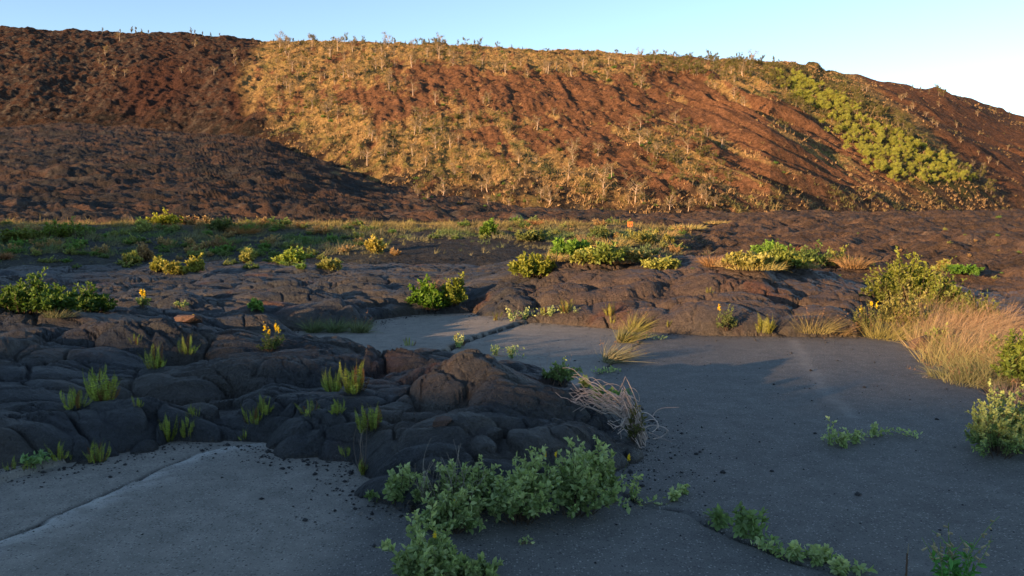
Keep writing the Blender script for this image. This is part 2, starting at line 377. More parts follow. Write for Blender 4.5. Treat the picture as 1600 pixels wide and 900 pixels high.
def ground_mat(name, scales, amps, bdist, rough=.85, spec=.3, var=(.65, 1.35), vs=9.0, speck=None):
    m, nt, N, L, b = mat_new(name)
    at = N.new('ShaderNodeAttribute'); at.attribute_name = 'Col'
    tc = N.new('ShaderNodeTexCoord')
    nz = N.new('ShaderNodeTexNoise'); nz.inputs['Scale'].default_value = vs; nz.inputs['Detail'].default_value = 8; nz.inputs['Roughness'].default_value = .65
    L.new(tc.outputs['Object'], nz.inputs['Vector'])
    mr = N.new('ShaderNodeMapRange'); mr.inputs['From Min'].default_value = .3; mr.inputs['From Max'].default_value = .7
    mr.inputs['To Min'].default_value = var[0]; mr.inputs['To Max'].default_value = var[1]
    L.new(nz.outputs['Fac'], mr.inputs['Value'])
    mx = N.new('ShaderNodeVectorMath'); mx.operation = 'SCALE'
    L.new(at.outputs['Color'], mx.inputs[0]); L.new(mr.outputs['Result'], mx.inputs['Scale'])
    out = mx.outputs['Vector']
    if speck:
        for sc, th, cc, fac in speck:
            v = N.new('ShaderNodeTexVoronoi'); v.inputs['Scale'].default_value = sc
            L.new(tc.outputs['Object'], v.inputs['Vector'])
            sx = N.new('ShaderNodeSeparateColor'); L.new(v.outputs['Color'], sx.inputs['Color'])
            gt = N.new('ShaderNodeMath'); gt.operation = 'GREATER_THAN'; gt.inputs[1].default_value = th
            L.new(sx.outputs['Red'], gt.inputs[0])
            lt = N.new('ShaderNodeMath'); lt.operation = 'LESS_THAN'; lt.inputs[1].default_value = .42
            L.new(v.outputs['Distance'], lt.inputs[0])
            ml = N.new('ShaderNodeMath'); ml.operation = 'MULTIPLY'; L.new(gt.outputs[0], ml.inputs[0]); L.new(lt.outputs[0], ml.inputs[1])
            m2 = N.new('ShaderNodeMath'); m2.operation = 'MULTIPLY'; m2.inputs[1].default_value = fac; L.new(ml.outputs[0], m2.inputs[0])
            mc = N.new('ShaderNodeMix'); mc.data_type = 'RGBA'; mc.inputs['B'].default_value = (*cc, 1)
            L.new(m2.outputs[0], mc.inputs['Factor']); L.new(out, mc.inputs['A']); out = mc.outputs['Result']
    L.new(out, b.inputs['Base Color'])
    b.inputs['Roughness'].default_value = rough; b.inputs['Specular IOR Level'].default_value = spec
    prev = None
    for sc, am in zip(scales, amps):
        n2 = N.new('ShaderNodeTexNoise'); n2.inputs['Scale'].default_value = sc; n2.inputs['Detail'].default_value = 6; n2.inputs['Roughness'].default_value = .7
        L.new(tc.outputs['Object'], n2.inputs['Vector'])
        bp = N.new('ShaderNodeBump'); bp.inputs['Strength'].default_value = am; bp.inputs['Distance'].default_value = bdist / sc * 4
        L.new(n2.outputs['Fac'], bp.inputs['Height'])
        if prev: L.new(prev.outputs['Normal'], bp.inputs['Normal'])
        prev = bp
    if prev: L.new(prev.outputs['Normal'], b.inputs['Normal'])
    return m

M_LAVA = ground_mat('lava_rock', [9, 40], [.9, .9], .5, .5, .5, (.6, 1.45), 16)
M_FIELD = ground_mat('old_lava', [.9, 3.5], [.7, .8], 1.0, .8, .3, (.55, 1.5), 1.4)
M_HILL = ground_mat('hill_soil', [.35, 1.3], [.6, .8], 1.2, .95, .1, (.55, 1.45), .9)
M_ROAD = ground_mat('asphalt', [18, 80], [.35, .8], .16, .82, .3, (.75, 1.25), 5,
                    speck=[(75, .86, (.40, .37, .33), .55), (70, .80, (.03, .03, .032), .6), (60, .975, (.015, .016, .018), .85), (190, .55, (.24, .23, .22), .4), (200, .6, (.03, .03, .032), .4)])

def leaf_mat(name, trans=.35, rough=.55, spec=.3, tint=(1, 1, 1)):
    m, nt, N, L, b = mat_new(name)
    at = N.new('ShaderNodeAttribute'); at.attribute_name = 'Col'
    mx = N.new('ShaderNodeVectorMath'); mx.operation = 'MULTIPLY'; mx.inputs[1].default_value = tint
    L.new(at.outputs['Color'], mx.inputs[0])
    L.new(mx.outputs[0], b.inputs['Base Color']); b.inputs['Roughness'].default_value = rough; b.inputs['Specular IOR Level'].default_value = spec
    if trans:
        tr = N.new('ShaderNodeBsdfTranslucent')
        g = N.new('ShaderNodeVectorMath'); g.operation = 'MULTIPLY'; g.inputs[1].default_value = (1.15, 1.2, .6)
        L.new(mx.outputs[0], g.inputs[0]); L.new(g.outputs[0], tr.inputs['Color'])
        ms = N.new('ShaderNodeMixShader'); ms.inputs[0].default_value = trans
        L.new(b.outputs[0], ms.inputs[1]); L.new(tr.outputs[0], ms.inputs[2])
        L.new(ms.outputs[0], N['Material Output'].inputs['Surface'])
    return m
M_LEAF = leaf_mat('leaf', .35); M_DRY = leaf_mat('dry_grass', .25, .7, .15); M_WOOD = leaf_mat('bark', 0, .85, .15)
M_FLOWER = leaf_mat('petal', .3, .6, .2)
def rock_mat(name, c1, c2):
    m, nt, N, L, b = mat_new(name)
    tc = N.new('ShaderNodeTexCoord'); nz = N.new('ShaderNodeTexNoise'); nz.inputs['Scale'].default_value = 14; nz.inputs['Detail'].default_value = 8
    L.new(tc.outputs['Object'], nz.inputs['Vector'])
    cr = N.new('ShaderNodeValToRGB'); cr.color_ramp.elements[0].position = .35; cr.color_ramp.elements[1].position = .65
    cr.color_ramp.elements[0].color = (*c1, 1); cr.color_ramp.elements[1].color = (*c2, 1)
    L.new(nz.outputs['Fac'], cr.inputs[0]); L.new(cr.outputs[0], b.inputs['Base Color']); b.inputs['Roughness'].default_value = .9
    bp = N.new('ShaderNodeBump'); bp.inputs['Strength'].default_value = .8; bp.inputs['Distance'].default_value = .02
    L.new(nz.outputs['Fac'], bp.inputs['Height']); L.new(bp.outputs[0], b.inputs['Normal'])
    return m
M_RUST = rock_mat('rusty_rock', (.045, .030, .026), (.115, .058, .040)); M_PEB = rock_mat('black_gravel', (.012, .012, .014), (.035, .035, .038))
M_ORANGE = rock_mat('orange_paint', (.55, .14, .03), (.65, .18, .04)); M_DARK = rock_mat('dark_slot', (.03, .02, .02), (.05, .03, .03))

# ------------------------------------------------------------------ build the ground grid
dense = np.arange(-60, 1661, 1.5)
azd = np.arctan((dense - 800) / F)
side = np.linspace(azd[-1], 2 * math.pi + azd[0], 130)[1:-1]
az = np.concatenate([azd, side]); NC = len(az); ND = len(azd)
pxc = np.interp(az, azd, dense, right=3500)
pc = 800 + F * np.tan(np.clip(((az + math.pi) % (2 * math.pi)) - math.pi, -1.15, 1.15))
r_near = np.concatenate([np.array([.25, .6, 1.0, 1.4, 1.8]), np.geomspace(2.1, 26, 860)])
rowsN = np.repeat(r_near[:, None], NC, 1)
NM = 460; u = np.linspace(0, 1, NM + 1)
rf_c = RF(pc)[None, :]; rc_c = RC(pc)[None, :]
rowsM = 26 * (rf_c / 26) ** u[:, None]
NH = 400; u2 = np.linspace(0, 1, NH + 1)[:, None]
rowsH = np.concatenate([rf_c + (rc_c - rf_c) * u2, rc_c * np.geomspace(1.005, 9, 24)[:, None]])
def grid(rows):
    x = rows * np.sin(az)[None, :]; y = rows * np.cos(az)[None, :]
    xs_ = np.array_split(x.ravel(), 24); ys_ = np.array_split(y.ravel(), 24)
    with ThreadPoolExecutor(4) as ex: res = list(ex.map(lambda q: terrain(*q), zip(xs_, ys_)))
    z = np.concatenate([q[0] for q in res]); c = np.concatenate([q[1] for q in res])
    return x, y, z.reshape(x.shape), c.reshape(x.shape + (3,))
def qfaces(nr, nc, off=0):
    i = np.arange(nr - 1)[:, None] * nc; j = np.arange(nc)[None, :]; j2 = (j + 1) % nc
    return np.stack([i + j, i + j2, i + nc + j2, i + nc + j], -1).reshape(-1, 4)[:, ::-1] + off
GR = []; GCOL = []
for nm, rows, mat in (('lava_flow', rowsN, M_LAVA), ('lava_field', rowsM, M_FIELD), ('hillside', rowsH, M_HILL)):
    x, y, z, c = grid(rows)
    V = np.stack([x, y, z], -1)
    fq = qfaces(len(rows), NC)
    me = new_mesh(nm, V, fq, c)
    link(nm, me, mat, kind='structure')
    GCOL.append(c)
    GR.append((x[:, :ND], y[:, :ND], z[:, :ND]))
GX = np.concatenate([g[0] for g in GR]); GY = np.concatenate([g[1] for g in GR]); GZ = np.concatenate([g[2] for g in GR])
nr_ = (GY < 17) & (np.abs(GX) < 14)
rz = roadH(GX, GY)
onroad = nr_ & (polydist(GX.ravel(), GY.ravel(), ROAD_E).reshape(GX.shape) > 0)
GZ2 = np.where(onroad, np.maximum(GZ, rz), GZ)
GPX, GPY, GDEP = proj(GX, GY, GZ2)
RM = np.minimum.accumulate(GPY, 0)

def place(px, py):
    """first ground point seen at a photo pixel -> x, y, z, depth"""
    px = min(max(px, -55), 1655); c = int(round((px + 60) / 1.5))
    for _ in range(3):
        c = min(max(c, 0), ND - 1)
        k = int(np.argmax(RM[:, c] <= py))
        if RM[k, c] > py: k = int(np.argmin(RM[:, c]))
        c += int(round((px - GPX[k, c]) / 1.5))
    c = min(max(c, 0), ND - 1)
    return float(GX[k, c]), float(GY[k, c]), float(GZ2[k, c]), float(GDEP[k, c])

def zt(x, y):
    z, _ = terrain(np.asarray(x, float), np.asarray(y, float)); return z

# ------------------------------------------------------------------ road sheet
xs = np.arange(-13, 7.7, .022); ys = np.arange(1.0, 15.6, .022)
gx, gy = np.meshgrid(xs, ys)
rh = roadH(gx, gy)
dR = polydist(gx.ravel(), gy.ravel(), ROAD_E).reshape(gx.shape) + .06 * fbm(gx * 3, gy * 3, 81, 3)
rh = rh - .05 * sst(.06, 0, dR)
dM, sM = linedist(gx + .03 * pn(gx * 4, gy * 4, 72), gy + .03 * pn(gx * 4, gy * 4, 73), CRACK_M)
dL, sL = linedist(gx + .03 * pn(gx * 4, gy * 4, 72), gy + .03 * pn(gx * 4, gy * 4, 73), CRACK_L)
dF, sF = linedist(gx + .03 * pn(gx * 4, gy * 4, 72), gy + .03 * pn(gx * 4, gy * 4, 73), CRACK_F)
old = (sst(.15, -.15, np.where(gy < 12.5, -sM, sM * 0 + 1)) * 0)
leftside = sst(-.05, .05, sM)         # right of the direction travelled = left side of frame
ca = np.array([.215, .192, .165]); cb = np.array([.116, .109, .102])
w = (leftside * (1 - sst(-1.15, -.75, gx + .1 * pn(gx * 3, gy * 3, 86)) * sst(8.2, 7.4, gy)))[..., None]
cr_ = cb + (ca - cb) * w
nz = fbm(gx * .8, gy * .8, 82, 4)[..., None]; nz2 = fbm(gx * 3.5, gy * 3.5, 83, 3)[..., None]
cr_ = cr_ * (1 + .12 * nz + .08 * nz2)
dS, sS = linedist(gx + .05 * pn(gx * 2, gy * 2, 84), gy, STREAK)
cr_ = cr_ + (np.array([.30, .285, .26]) - cr_) * (np.exp(-(dS / .08) ** 2) * .3)[..., None]
lit_rim = (np.exp(-np.clip(sL, 0, 9) / .09) * (sL > .0) * (dL < .4) * sst(6.25, 5.9, gy) * (.55 + .9 * (pn(gx * 9, gy * 9, 88) > -.2)))[..., None]  # lit rim beside the crack, its highlight painted into the asphalt colour
cr_ = cr_ + (np.array([.46, .44, .41]) - cr_) * np.clip(lit_rim, 0, 1) * .8
for d_, wd in ((dL, .026), (dM, .022), (dF, .03)):
    gate = (pn(gx * 6, gy * 6, 75) > (-.15 if d_ is not dL else -.45)) * (1 if d_ is not dL else sst(5.9, 5.4, gy))
    cr_ = cr_ * (1 - .9 * np.exp(-(d_ / wd) ** 2) * gate)[..., None]
keep = (dR[:-1, :-1] > 0) & (dR[1:, 1:] > 0)
ny, nx = gx.shape
i = np.arange(ny - 1)[:, None] * nx; j = np.arange(nx - 1)[None, :]
fq = np.stack([i + j, i + j + 1, i + nx + j + 1, i + nx + j], -1)[keep]
used = np.zeros(ny * nx, bool); used[fq.ravel()] = True
remap = np.cumsum(used) - 1
V = np.stack([gx, gy, rh], -1).reshape(-1, 3)[used]
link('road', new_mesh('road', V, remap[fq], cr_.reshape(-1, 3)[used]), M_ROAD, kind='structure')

# ------------------------------------------------------------------ unseen ridge added behind the viewer, crest shaped to shade the foreground
sdir = np.array([-math.sin(SUN_A), -math.cos(SUN_A)])        # towards the sun
udir = np.array([math.cos(SUN_A), -math.sin(SUN_A)])
uu = np.linspace(-130, 70, 400); vv = np.linspace(-32, 32, 60)
Hs = np.interp(uu, [-130, -85, -60, -50, -38, -32, -27, -21, -17, -13, -8, -4, 2, 70], [0, .4, .9, 1.6, 3.9, 3.9, 2.4, 1.5, 1.3, 1.0, 1.25, 1.5, 1.9, 2.2])
VD = 62.0
Ht = Hs + VD * math.tan(SUN_E) + .28 * fbm(uu / 2.2, uu * 0, 95, 4, .6)
U, Vv = np.meshgrid(uu, vv)
prof = np.clip(1 - np.abs(Vv) / (26 + 4 * fbm(U / 8, Vv / 8, 96, 2)), 0, 1)
prof = prof / (prof + .0001) * (1 - (1 - prof) ** 1.3)
Z = Ht[None, :] * prof - .4 + .5 * fbm(U / 3, Vv / 3, 97, 4) * np.clip(np.abs(Vv) / 4, 0, 1) * (prof > 0)
XX = sdir[0] * (VD + Vv) + udir[0] * U; YY = sdir[1] * (VD + Vv) + udir[1] * U
ny, nx = U.shape
i = np.arange(ny - 1)[:, None] * nx; j = np.arange(nx - 1)[None, :]
fq = np.stack([i + j, i + j + 1, i + nx + j + 1, i + nx + j], -1).reshape(-1, 4)
link('shade_ridge', new_mesh('shade_ridge', np.stack([XX, YY, Z], -1), fq, np.full((nx * ny, 3), .05)), M_FIELD, kind='structure')

# ------------------------------------------------------------------ plant kit
LEAF_V = np.array([[0, 0, 0], [.25, .33, .06], [.19, .70, .05], [0, 1, -.08], [-.19, .70, .05], [-.25, .33, .06], [0, .5, -.03]])
LEAF_Q = np.array([[0, 1, 2, 6], [0, 6, 4, 5]]); LEAF_T = np.array([[6, 2, 3], [6, 3, 4]])
def unit(v): return v / (np.linalg.norm(v, axis=-1, keepdims=True) + 1e-9)

class PB:
    def __init__(s): s.V = []; s.Q = []; s.T = []; s.Cc = []; s.n = 0
    def leaves(s, P, D, N, size, wid, col):
        P = np.asarray(P, float); n = len(P)
        if n == 0: return
        D = unit(np.asarray(D, float)); X = unit(np.cross(D, N)); Nn = np.cross(X, D)
        size = np.broadcast_to(size, (n,)); col = np.broadcast_to(col, (n, 3))
        v = LEAF_V
        W = P[:, None] + size[:, None, None] * (v[None, :, 0:1] * wid * X[:, None] + v[None, :, 1:2] * D[:, None] + v[None, :, 2:3] * Nn[:, None])
        k = len(v); o = s.n + np.arange(n)[:, None, None] * k
        s.V.append(W.reshape(-1, 3)); s.Q.append((LEAF_Q[None] + o).reshape(-1, 4)); s.T.append((LEAF_T[None] + o).reshape(-1, 3))
        s.Cc.append(np.repeat(col, k, 0)); s.n += n * k
    def blades(s, P, D, side_, L, w, bend, col, seg=3, tipcol=None):
        """curved grass blades, vectorised"""
        P = np.asarray(P, float); n = len(P); D = unit(np.asarray(D, float)); S = unit(side_)
        L = np.broadcast_to(L, (n,)); w = np.broadcast_to(w, (n,)); bend = np.asarray(bend, float)
        col = np.broadcast_to(col, (n, 3))
        pts = []; cs = []
        for i in range(seg + 1):
            t = i / seg
            c = P + D * (L * t)[:, None] + bend * (L * t * t)[:, None]
            ww = (w * (1 - .92 * t))[:, None] * S
            pts += [c - ww, c + ww]
            cc = col if tipcol is None else col * (1 - t) + tipcol * t
            cs += [cc, cc]
        W = np.stack(pts, 1); k = 2 * (seg + 1); o = s.n + np.arange(n)[:, None, None] * k
        q = np.array([[2 * i, 2 * i + 1, 2 * i + 3, 2 * i + 2] for i in range(seg)])
        s.V.append(W.reshape(-1, 3)); s.Q.append((q[None] + o).reshape(-1, 4)); s.Cc.append(np.stack(cs, 1).reshape(-1, 3)); s.n += n * k
    def tube(s, pts, r0, r1, col, sides=4):
        pts = np.asarray(pts, float); n = len(pts)
        T = unit(np.gradient(pts, axis=0)); ref = np.array([.31, .17, .93])
        X = unit(np.cross(T, ref)); Y = np.cross(T, X)
        rr = np.linspace(r0, r1, n)
        a = np.arange(sides) / sides * 2 * math.pi
        ring = pts[:, None] + rr[:, None, None] * (np.cos(a)[None, :, None] * X[:, None] + np.sin(a)[None, :, None] * Y[:, None])
        i = np.arange(n - 1)[:, None] * sides; j = np.arange(sides)[None, :]; j2 = (j + 1) % sides
        q = np.stack([i + j, i + j2, i + sides + j2, i + sides + j], -1).reshape(-1, 4) + s.n
        s.V.append(ring.reshape(-1, 3)); s.Q.append(q); s.Cc.append(np.broadcast_to(col, (n * sides, 3))); s.n += n * sides
    def mesh(s, name, smooth=True):
        Q = np.concatenate(s.Q) if s.Q else None; T = np.concatenate(s.T) if s.T else None
        return new_mesh(name, np.concatenate(s.V), Q, np.clip(np.concatenate(s.Cc), .002, .9), smooth, T)

def rnd(a, b, n=None): return rng.uniform(a, b, n)
def rdir(n, up=0.):
    v = rng.normal(size=(n, 3)); v[:, 2] += up; return unit(v)

def stem_pts(p0, p1, sag=.0, wob=.04, n=7):
    t = np.linspace(0, 1, n)[:, None]; L = np.linalg.norm(p1 - p0)
    mid = rng.normal(size=3) * wob * L
    return p0 + (p1 - p0) * t + (mid + np.array([0, 0, sag * L])) * (4 * t * (1 - t))

def shrub(w, h, nst=40, leaf=.035, wid=1.0, col=(.09, .15, .04), col2=None, tip=(.16, .22, .06), base=.25, wood=(.10, .07, .05), lps=22, flat=.0, start=.25, stemr=.003, side=True, dense_tip=1.0):
    """stems radiate from the base; leaves all along; returns (stems, leaves) builders. w = half width"""
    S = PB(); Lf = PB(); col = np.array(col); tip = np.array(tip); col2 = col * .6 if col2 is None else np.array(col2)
    nl = 1 if nst < 20 else (3 if nst < 60 else 6)
    LB = [(rnd(0, 6.283), (0 if nl == 1 else rnd(.15, .62)), (1 if nl == 1 else rnd(.48, .75)), (1 if nl == 1 else rnd(.5, 1.1))) for _ in range(nl)]
    for i in range(nst):
        la, lr, lw_, lh = LB[i % nl]; cxl = np.array([math.cos(la), math.sin(la), 0]) * w * lr
        a = rnd(0, 6.283); rr = math.sqrt(rnd(0, 1))
        p0 = np.array([math.cos(a), math.sin(a), 0]) * w * base * rr * lw_ + cxl * .6
        hz = h * (1 - .55 * rr ** 2.2) * rnd(.5, 1.22) * lh
        p1 = cxl + np.array([math.cos(a) * w * lw_ * rr * (rx := rnd(.7, 1.25) * (1.35 if rnd(0, 1) < .12 else 1)), math.sin(a) * w * lw_ * rr * rx, max(hz * (1 - flat), .10 * h)])
        pts = stem_pts(p0, p1, rnd(.02, .16), .05, 8)
        S.tube(pts, stemr, stemr * .35, np.array(wood) * rnd(.7, 1.3), 3)
        L = np.linalg.norm(p1 - p0)
        segs = [pts]
        if side:
            for k in range(2):
                q0 = pts[int(rnd(2, 6))]; q1 = q0 + (unit(p1 - p0) + rdir(1)[0] * .8) * L * rnd(.18, .35); q1[2] = max(q1[2], .02)
                sp_ = stem_pts(q0, q1, .05, .06, 5); segs.append(sp_); S.tube(sp_, stemr * .6, stemr * .3, np.array(wood), 3)
        for si, sg in enumerate(segs):
            m = lps if si == 0 else max(4, int(lps * .45))
            t = rnd(start if si == 0 else .15, 1.0, m) ** (1 / (1 + .5 * dense_tip))
            idx = t * (len(sg) - 1); k = np.clip(idx.astype(int), 0, len(sg) - 2); f = (idx - k)[:, None]
            P = sg[k] * (1 - f) + sg[k + 1] * f
            ax = unit(sg[-1] - sg[0])
            D = rdir(m) * 1.0 + ax * .55 + np.array([0, 0, .25])
            N = rdir(m, 1.4)
            sz = leaf * rnd(.6, 1.2, m) * (1 - .45 * (t > .92))
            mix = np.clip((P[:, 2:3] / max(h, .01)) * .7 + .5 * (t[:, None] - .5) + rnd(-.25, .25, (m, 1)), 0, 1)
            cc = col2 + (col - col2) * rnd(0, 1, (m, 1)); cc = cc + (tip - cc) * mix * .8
            cc = cc * rnd(.75, 1.2, (m, 1))
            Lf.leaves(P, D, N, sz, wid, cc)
    return S, Lf

def fern(w, h, nfr=12, col=(.15, .20, .035), brown=.2):
    G = PB(); B = PB()
    for i in range(nfr):
        a = rnd(0, 6.283); rr = rnd(.1, 1) ** .7
        p0 = np.array([math.cos(a), math.sin(a), 0]) * w * .6 * rr
        hh = h * (rnd(.35, 1.08))
        lean = rnd(.1, .9) * rr
        p1 = p0 + np.array([math.cos(a) * w * lean, math.sin(a) * w * lean, hh])
        pts = stem_pts(p0, p1, 0, .07, 9)
        br = rnd(0, 1) < brown
        T = B if br else G
        cc = np.array([.14, .075, .03]) if br else np.array(col) * rnd(.7, 1.25)
        T.tube(pts, h * .007, h * .003, cc * .7, 3)
        m = max(12, int(hh / (h * .046)))
        t = np.linspace(.12, .99, m); idx = t * 8; k = np.clip(idx.astype(int), 0, 7); f = (idx - k)[:, None]
        P = pts[k] * (1 - f) + pts[k + 1] * f
        fa = rnd(0, 3.14); sd = np.array([math.cos(fa), math.sin(fa), 0])
        lenp = h * .088 * np.sin(np.clip(t * 1.02 + .1, 0, 1) * math.pi) ** .5 + h * .015
        for sg in (-1, 1):
            D = np.broadcast_to(sd * sg, (m, 3)) + np.array([0, 0, .35]) + rng.normal(size=(m, 3)) * .12
            Nn = np.cross(sd, [0, 0, 1.]) + rng.normal(size=(m, 3)) * .2
            c2 = cc * (1 + .5 * (t[:, None] - .4)); 
            if rnd(0, 1) < .25: c2 = c2 + (np.array([.22, .13, .03]) - c2) * np.clip(1 - t[:, None] * 1.6, 0, .8)
            T.leaves(P, D, Nn, lenp, .62, c2 * rnd(.7, 1.25, (m, 1)))
    return G, B

def grass(w, h, n=200, col=(.20, .15, .07), tip=None, lean=(.25, .1, 0), wd=.0025, droop=.35, sp=.45, seed_heads=0, headc=(.26, .16, .10)):
    G = PB()
    a = rnd(0, 6.283, n); rr = np.sqrt(rnd(0, 1, n))
    P = np.stack([np.cos(a) * w * sp * rr, np.sin(a) * w * sp * rr, np.zeros(n)], 1)
    D = np.stack([np.cos(a) * rr * .55, np.sin(a) * rr * .55, np.ones(n)], 1) + rng.normal(size=(n, 3)) * .36 + np.array(lean) * rnd(.2, 1.6, (n, 1))
    D[:, 2] = np.abs(D[:, 2])
    S = np.cross(D, rdir(n))
    bend = np.stack([np.cos(a) * .3, np.sin(a) * .3, -np.full(n, droop)], 1) * rnd(.3, 1.2, (n, 1)) + np.array(lean) * .6
    cc = np.array(col) * rnd(.6, 1.35, (n, 1)) + rng.normal(size=(n, 1)) * .004
    G.blades(P, D, S, h * rnd(.45, 1.15, n), wd, bend, cc, 4, None if tip is None else np.array(tip) * rnd(.7, 1.2, (n, 1)))
    H = None
    if seed_heads:
        H = PB()
        for i in range(seed_heads):
            j = int(rnd(0, n)); p = P[j]; d = unit(D[j]); L = h * rnd(.9, 1.35)
            t = np.linspace(0, 1, 7)[:, None]; pts = p + d * L * t + bend[j] * L * .5 * t * t
            H.tube(pts, .0012, .0008, np.array(headc) * .9, 3)
            m = 10; tt = rnd(.7, 1, m); k = np.clip((tt * 6).astype(int), 0, 5)
            H.leaves(pts[k] + rng.normal(size=(m, 3)) * .004, rdir(m) + d, rdir(m), .018, .6, np.array(headc) * rnd(.7, 1.3, (m, 1)))
    return G, H

def root(name, pos, label, cat, group=None, rz=0, sc=1.0):
    o = bpy.data.objects.new(name, None); C.objects.link(o)
    o.location = pos; o.rotation_euler = (0, 0, rz); o.scale = (sc, sc, sc); o.empty_display_size = .1
    o['label'] = label; o['category'] = cat
    if group: o['group'] = group
    return o

def add_shrub(px, py, wpx, hpx, label, name='leafy_shrub', cat='shrub', group=None, flowers=0, flc=(.85, .60, .03), up=False, sink=.01, woodpart='stem', **kw):
    x, y, z, d = place(px, py); s = d / F
    w, h = wpx * s / 2, hpx * s
    S, Lf = shrub(w, h, **kw)
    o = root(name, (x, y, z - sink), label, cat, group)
    link(woodpart, S.mesh(woodpart), M_WOOD, o); link('foliage', Lf.mesh('foliage', False), M_LEAF, o)
    for i in range(flowers):
        fl = PB(); a = rnd(0, 6.283); rr = rnd(0, .75)
        c = np.array([math.cos(a) * w * rr, math.sin(a) * w * rr, h * rnd(.80, 1.0) * (1 - .35 * rr * rr)])
        fl.tube(stem_pts(c * np.array([.45, .45, .1]), c, .02, .05, 6), max(.0015, .25 * s), max(.001, .18 * s), (.14, .20, .06), 4)
        m = 48; fs = max(.008, 2.3 * s)
        P = c + rng.normal(size=(m, 3)) * np.array([fs * .35, fs * .35, fs * 1.1])
        fl.leaves(P, rdir(m, .3), rdir(m), fs * rnd(.6, 1.1, m), 1.8, np.array(flc) * rnd(.7, 1.15, (m, 1)))
        link('flower', fl.mesh('flower', False), M_FLOWER, o)
    return o

def add_fern(px, py, wpx, hpx, label, n=12, col=(.15, .20, .035), brown=.2, group='sword ferns growing in the lava cracks'):
    x, y, z, d = place(px, py); s = d / F
    G, B = fern(wpx * s / 2, hpx * s, n, col, brown)
    o = root('sword_fern', (x, y, z - .015), label, 'fern', group)
    link('fronds', G.mesh('fronds', False), M_LEAF, o)
    if B.n: link('dead_fronds', B.mesh('dead_fronds', False), M_DRY, o)
    return o

def add_grass(px, py, wpx, hpx, label, n=300, name='grass_clump', cat='grass clump', group=None, heads=0, mat=None, **kw):
    x, y, z, d = place(px, py); s = d / F
    kw.setdefault('wd', max(.0016, .5 * s))
    G, H = grass(wpx * s / 2, hpx * s, n, seed_heads=heads, **kw)
    o = root(name, (x, y, z - .01), label, cat, group)
    link('blades', G.mesh('blades', False), mat or M_DRY, o)
    if H: link('seed_heads', H.mesh('seed_heads', False), M_DRY, o)
    return o

def rock(name, px, py, wpx, hpx, label, mat, rz=0., ratio=.7, seed=0):
    x, y, z, d = place(px, py); s = d / F
    import bmesh
    bm = bmesh.new(); rg = np.random.default_rng(500 + seed)
    for c_ in rg.uniform(-.5, .5, (26, 3)) * np.array([1, 1, 1]):
        bm.verts.new(c_ * (1.12 - .35 * np.abs(c_[::-1]).max()))
    g_ = bmesh.ops.convex_hull(bm, input=bm.verts[:])
    bmesh.ops.delete(bm, geom=[v for v in g_['geom_interior'] if isinstance(v, bmesh.types.BMVert)], context='VERTS')
    bmesh.ops.bevel(bm, geom=bm.edges[:], offset=.02, segments=1, affect='EDGES')
    bmesh.ops.triangulate(bm, faces=bm.faces[:]); bmesh.ops.subdivide_edges(bm, edges=bm.edges[:], cuts=3, use_grid_fill=True)
    co = np.array([v.co[:] for v in bm.verts]); q = co + unit(co) * (.05 * fbm(co[:, 0] * 5 + seed, co[:, 1] * 5 + co[:, 2] * 4, 200 + seed, 4))[:, None]
    for v, c_ in zip(bm.verts, q): v.co = c_
    me = bpy.data.meshes.new(name); bm.to_mesh(me); bm.free()
    o = link(name, me, mat, label=label, category='rock')
    o.location = (x, y, z + hpx * s * .22); o.scale = (wpx * s, wpx * s * ratio, hpx * s); o.rotation_euler = (rnd(-.1, .1), rnd(-.1, .1), rz)
    return o
GC = np.concatenate([c_[:, :ND] for c_ in GCOL])
OLD_G = (.15, .20, .035)
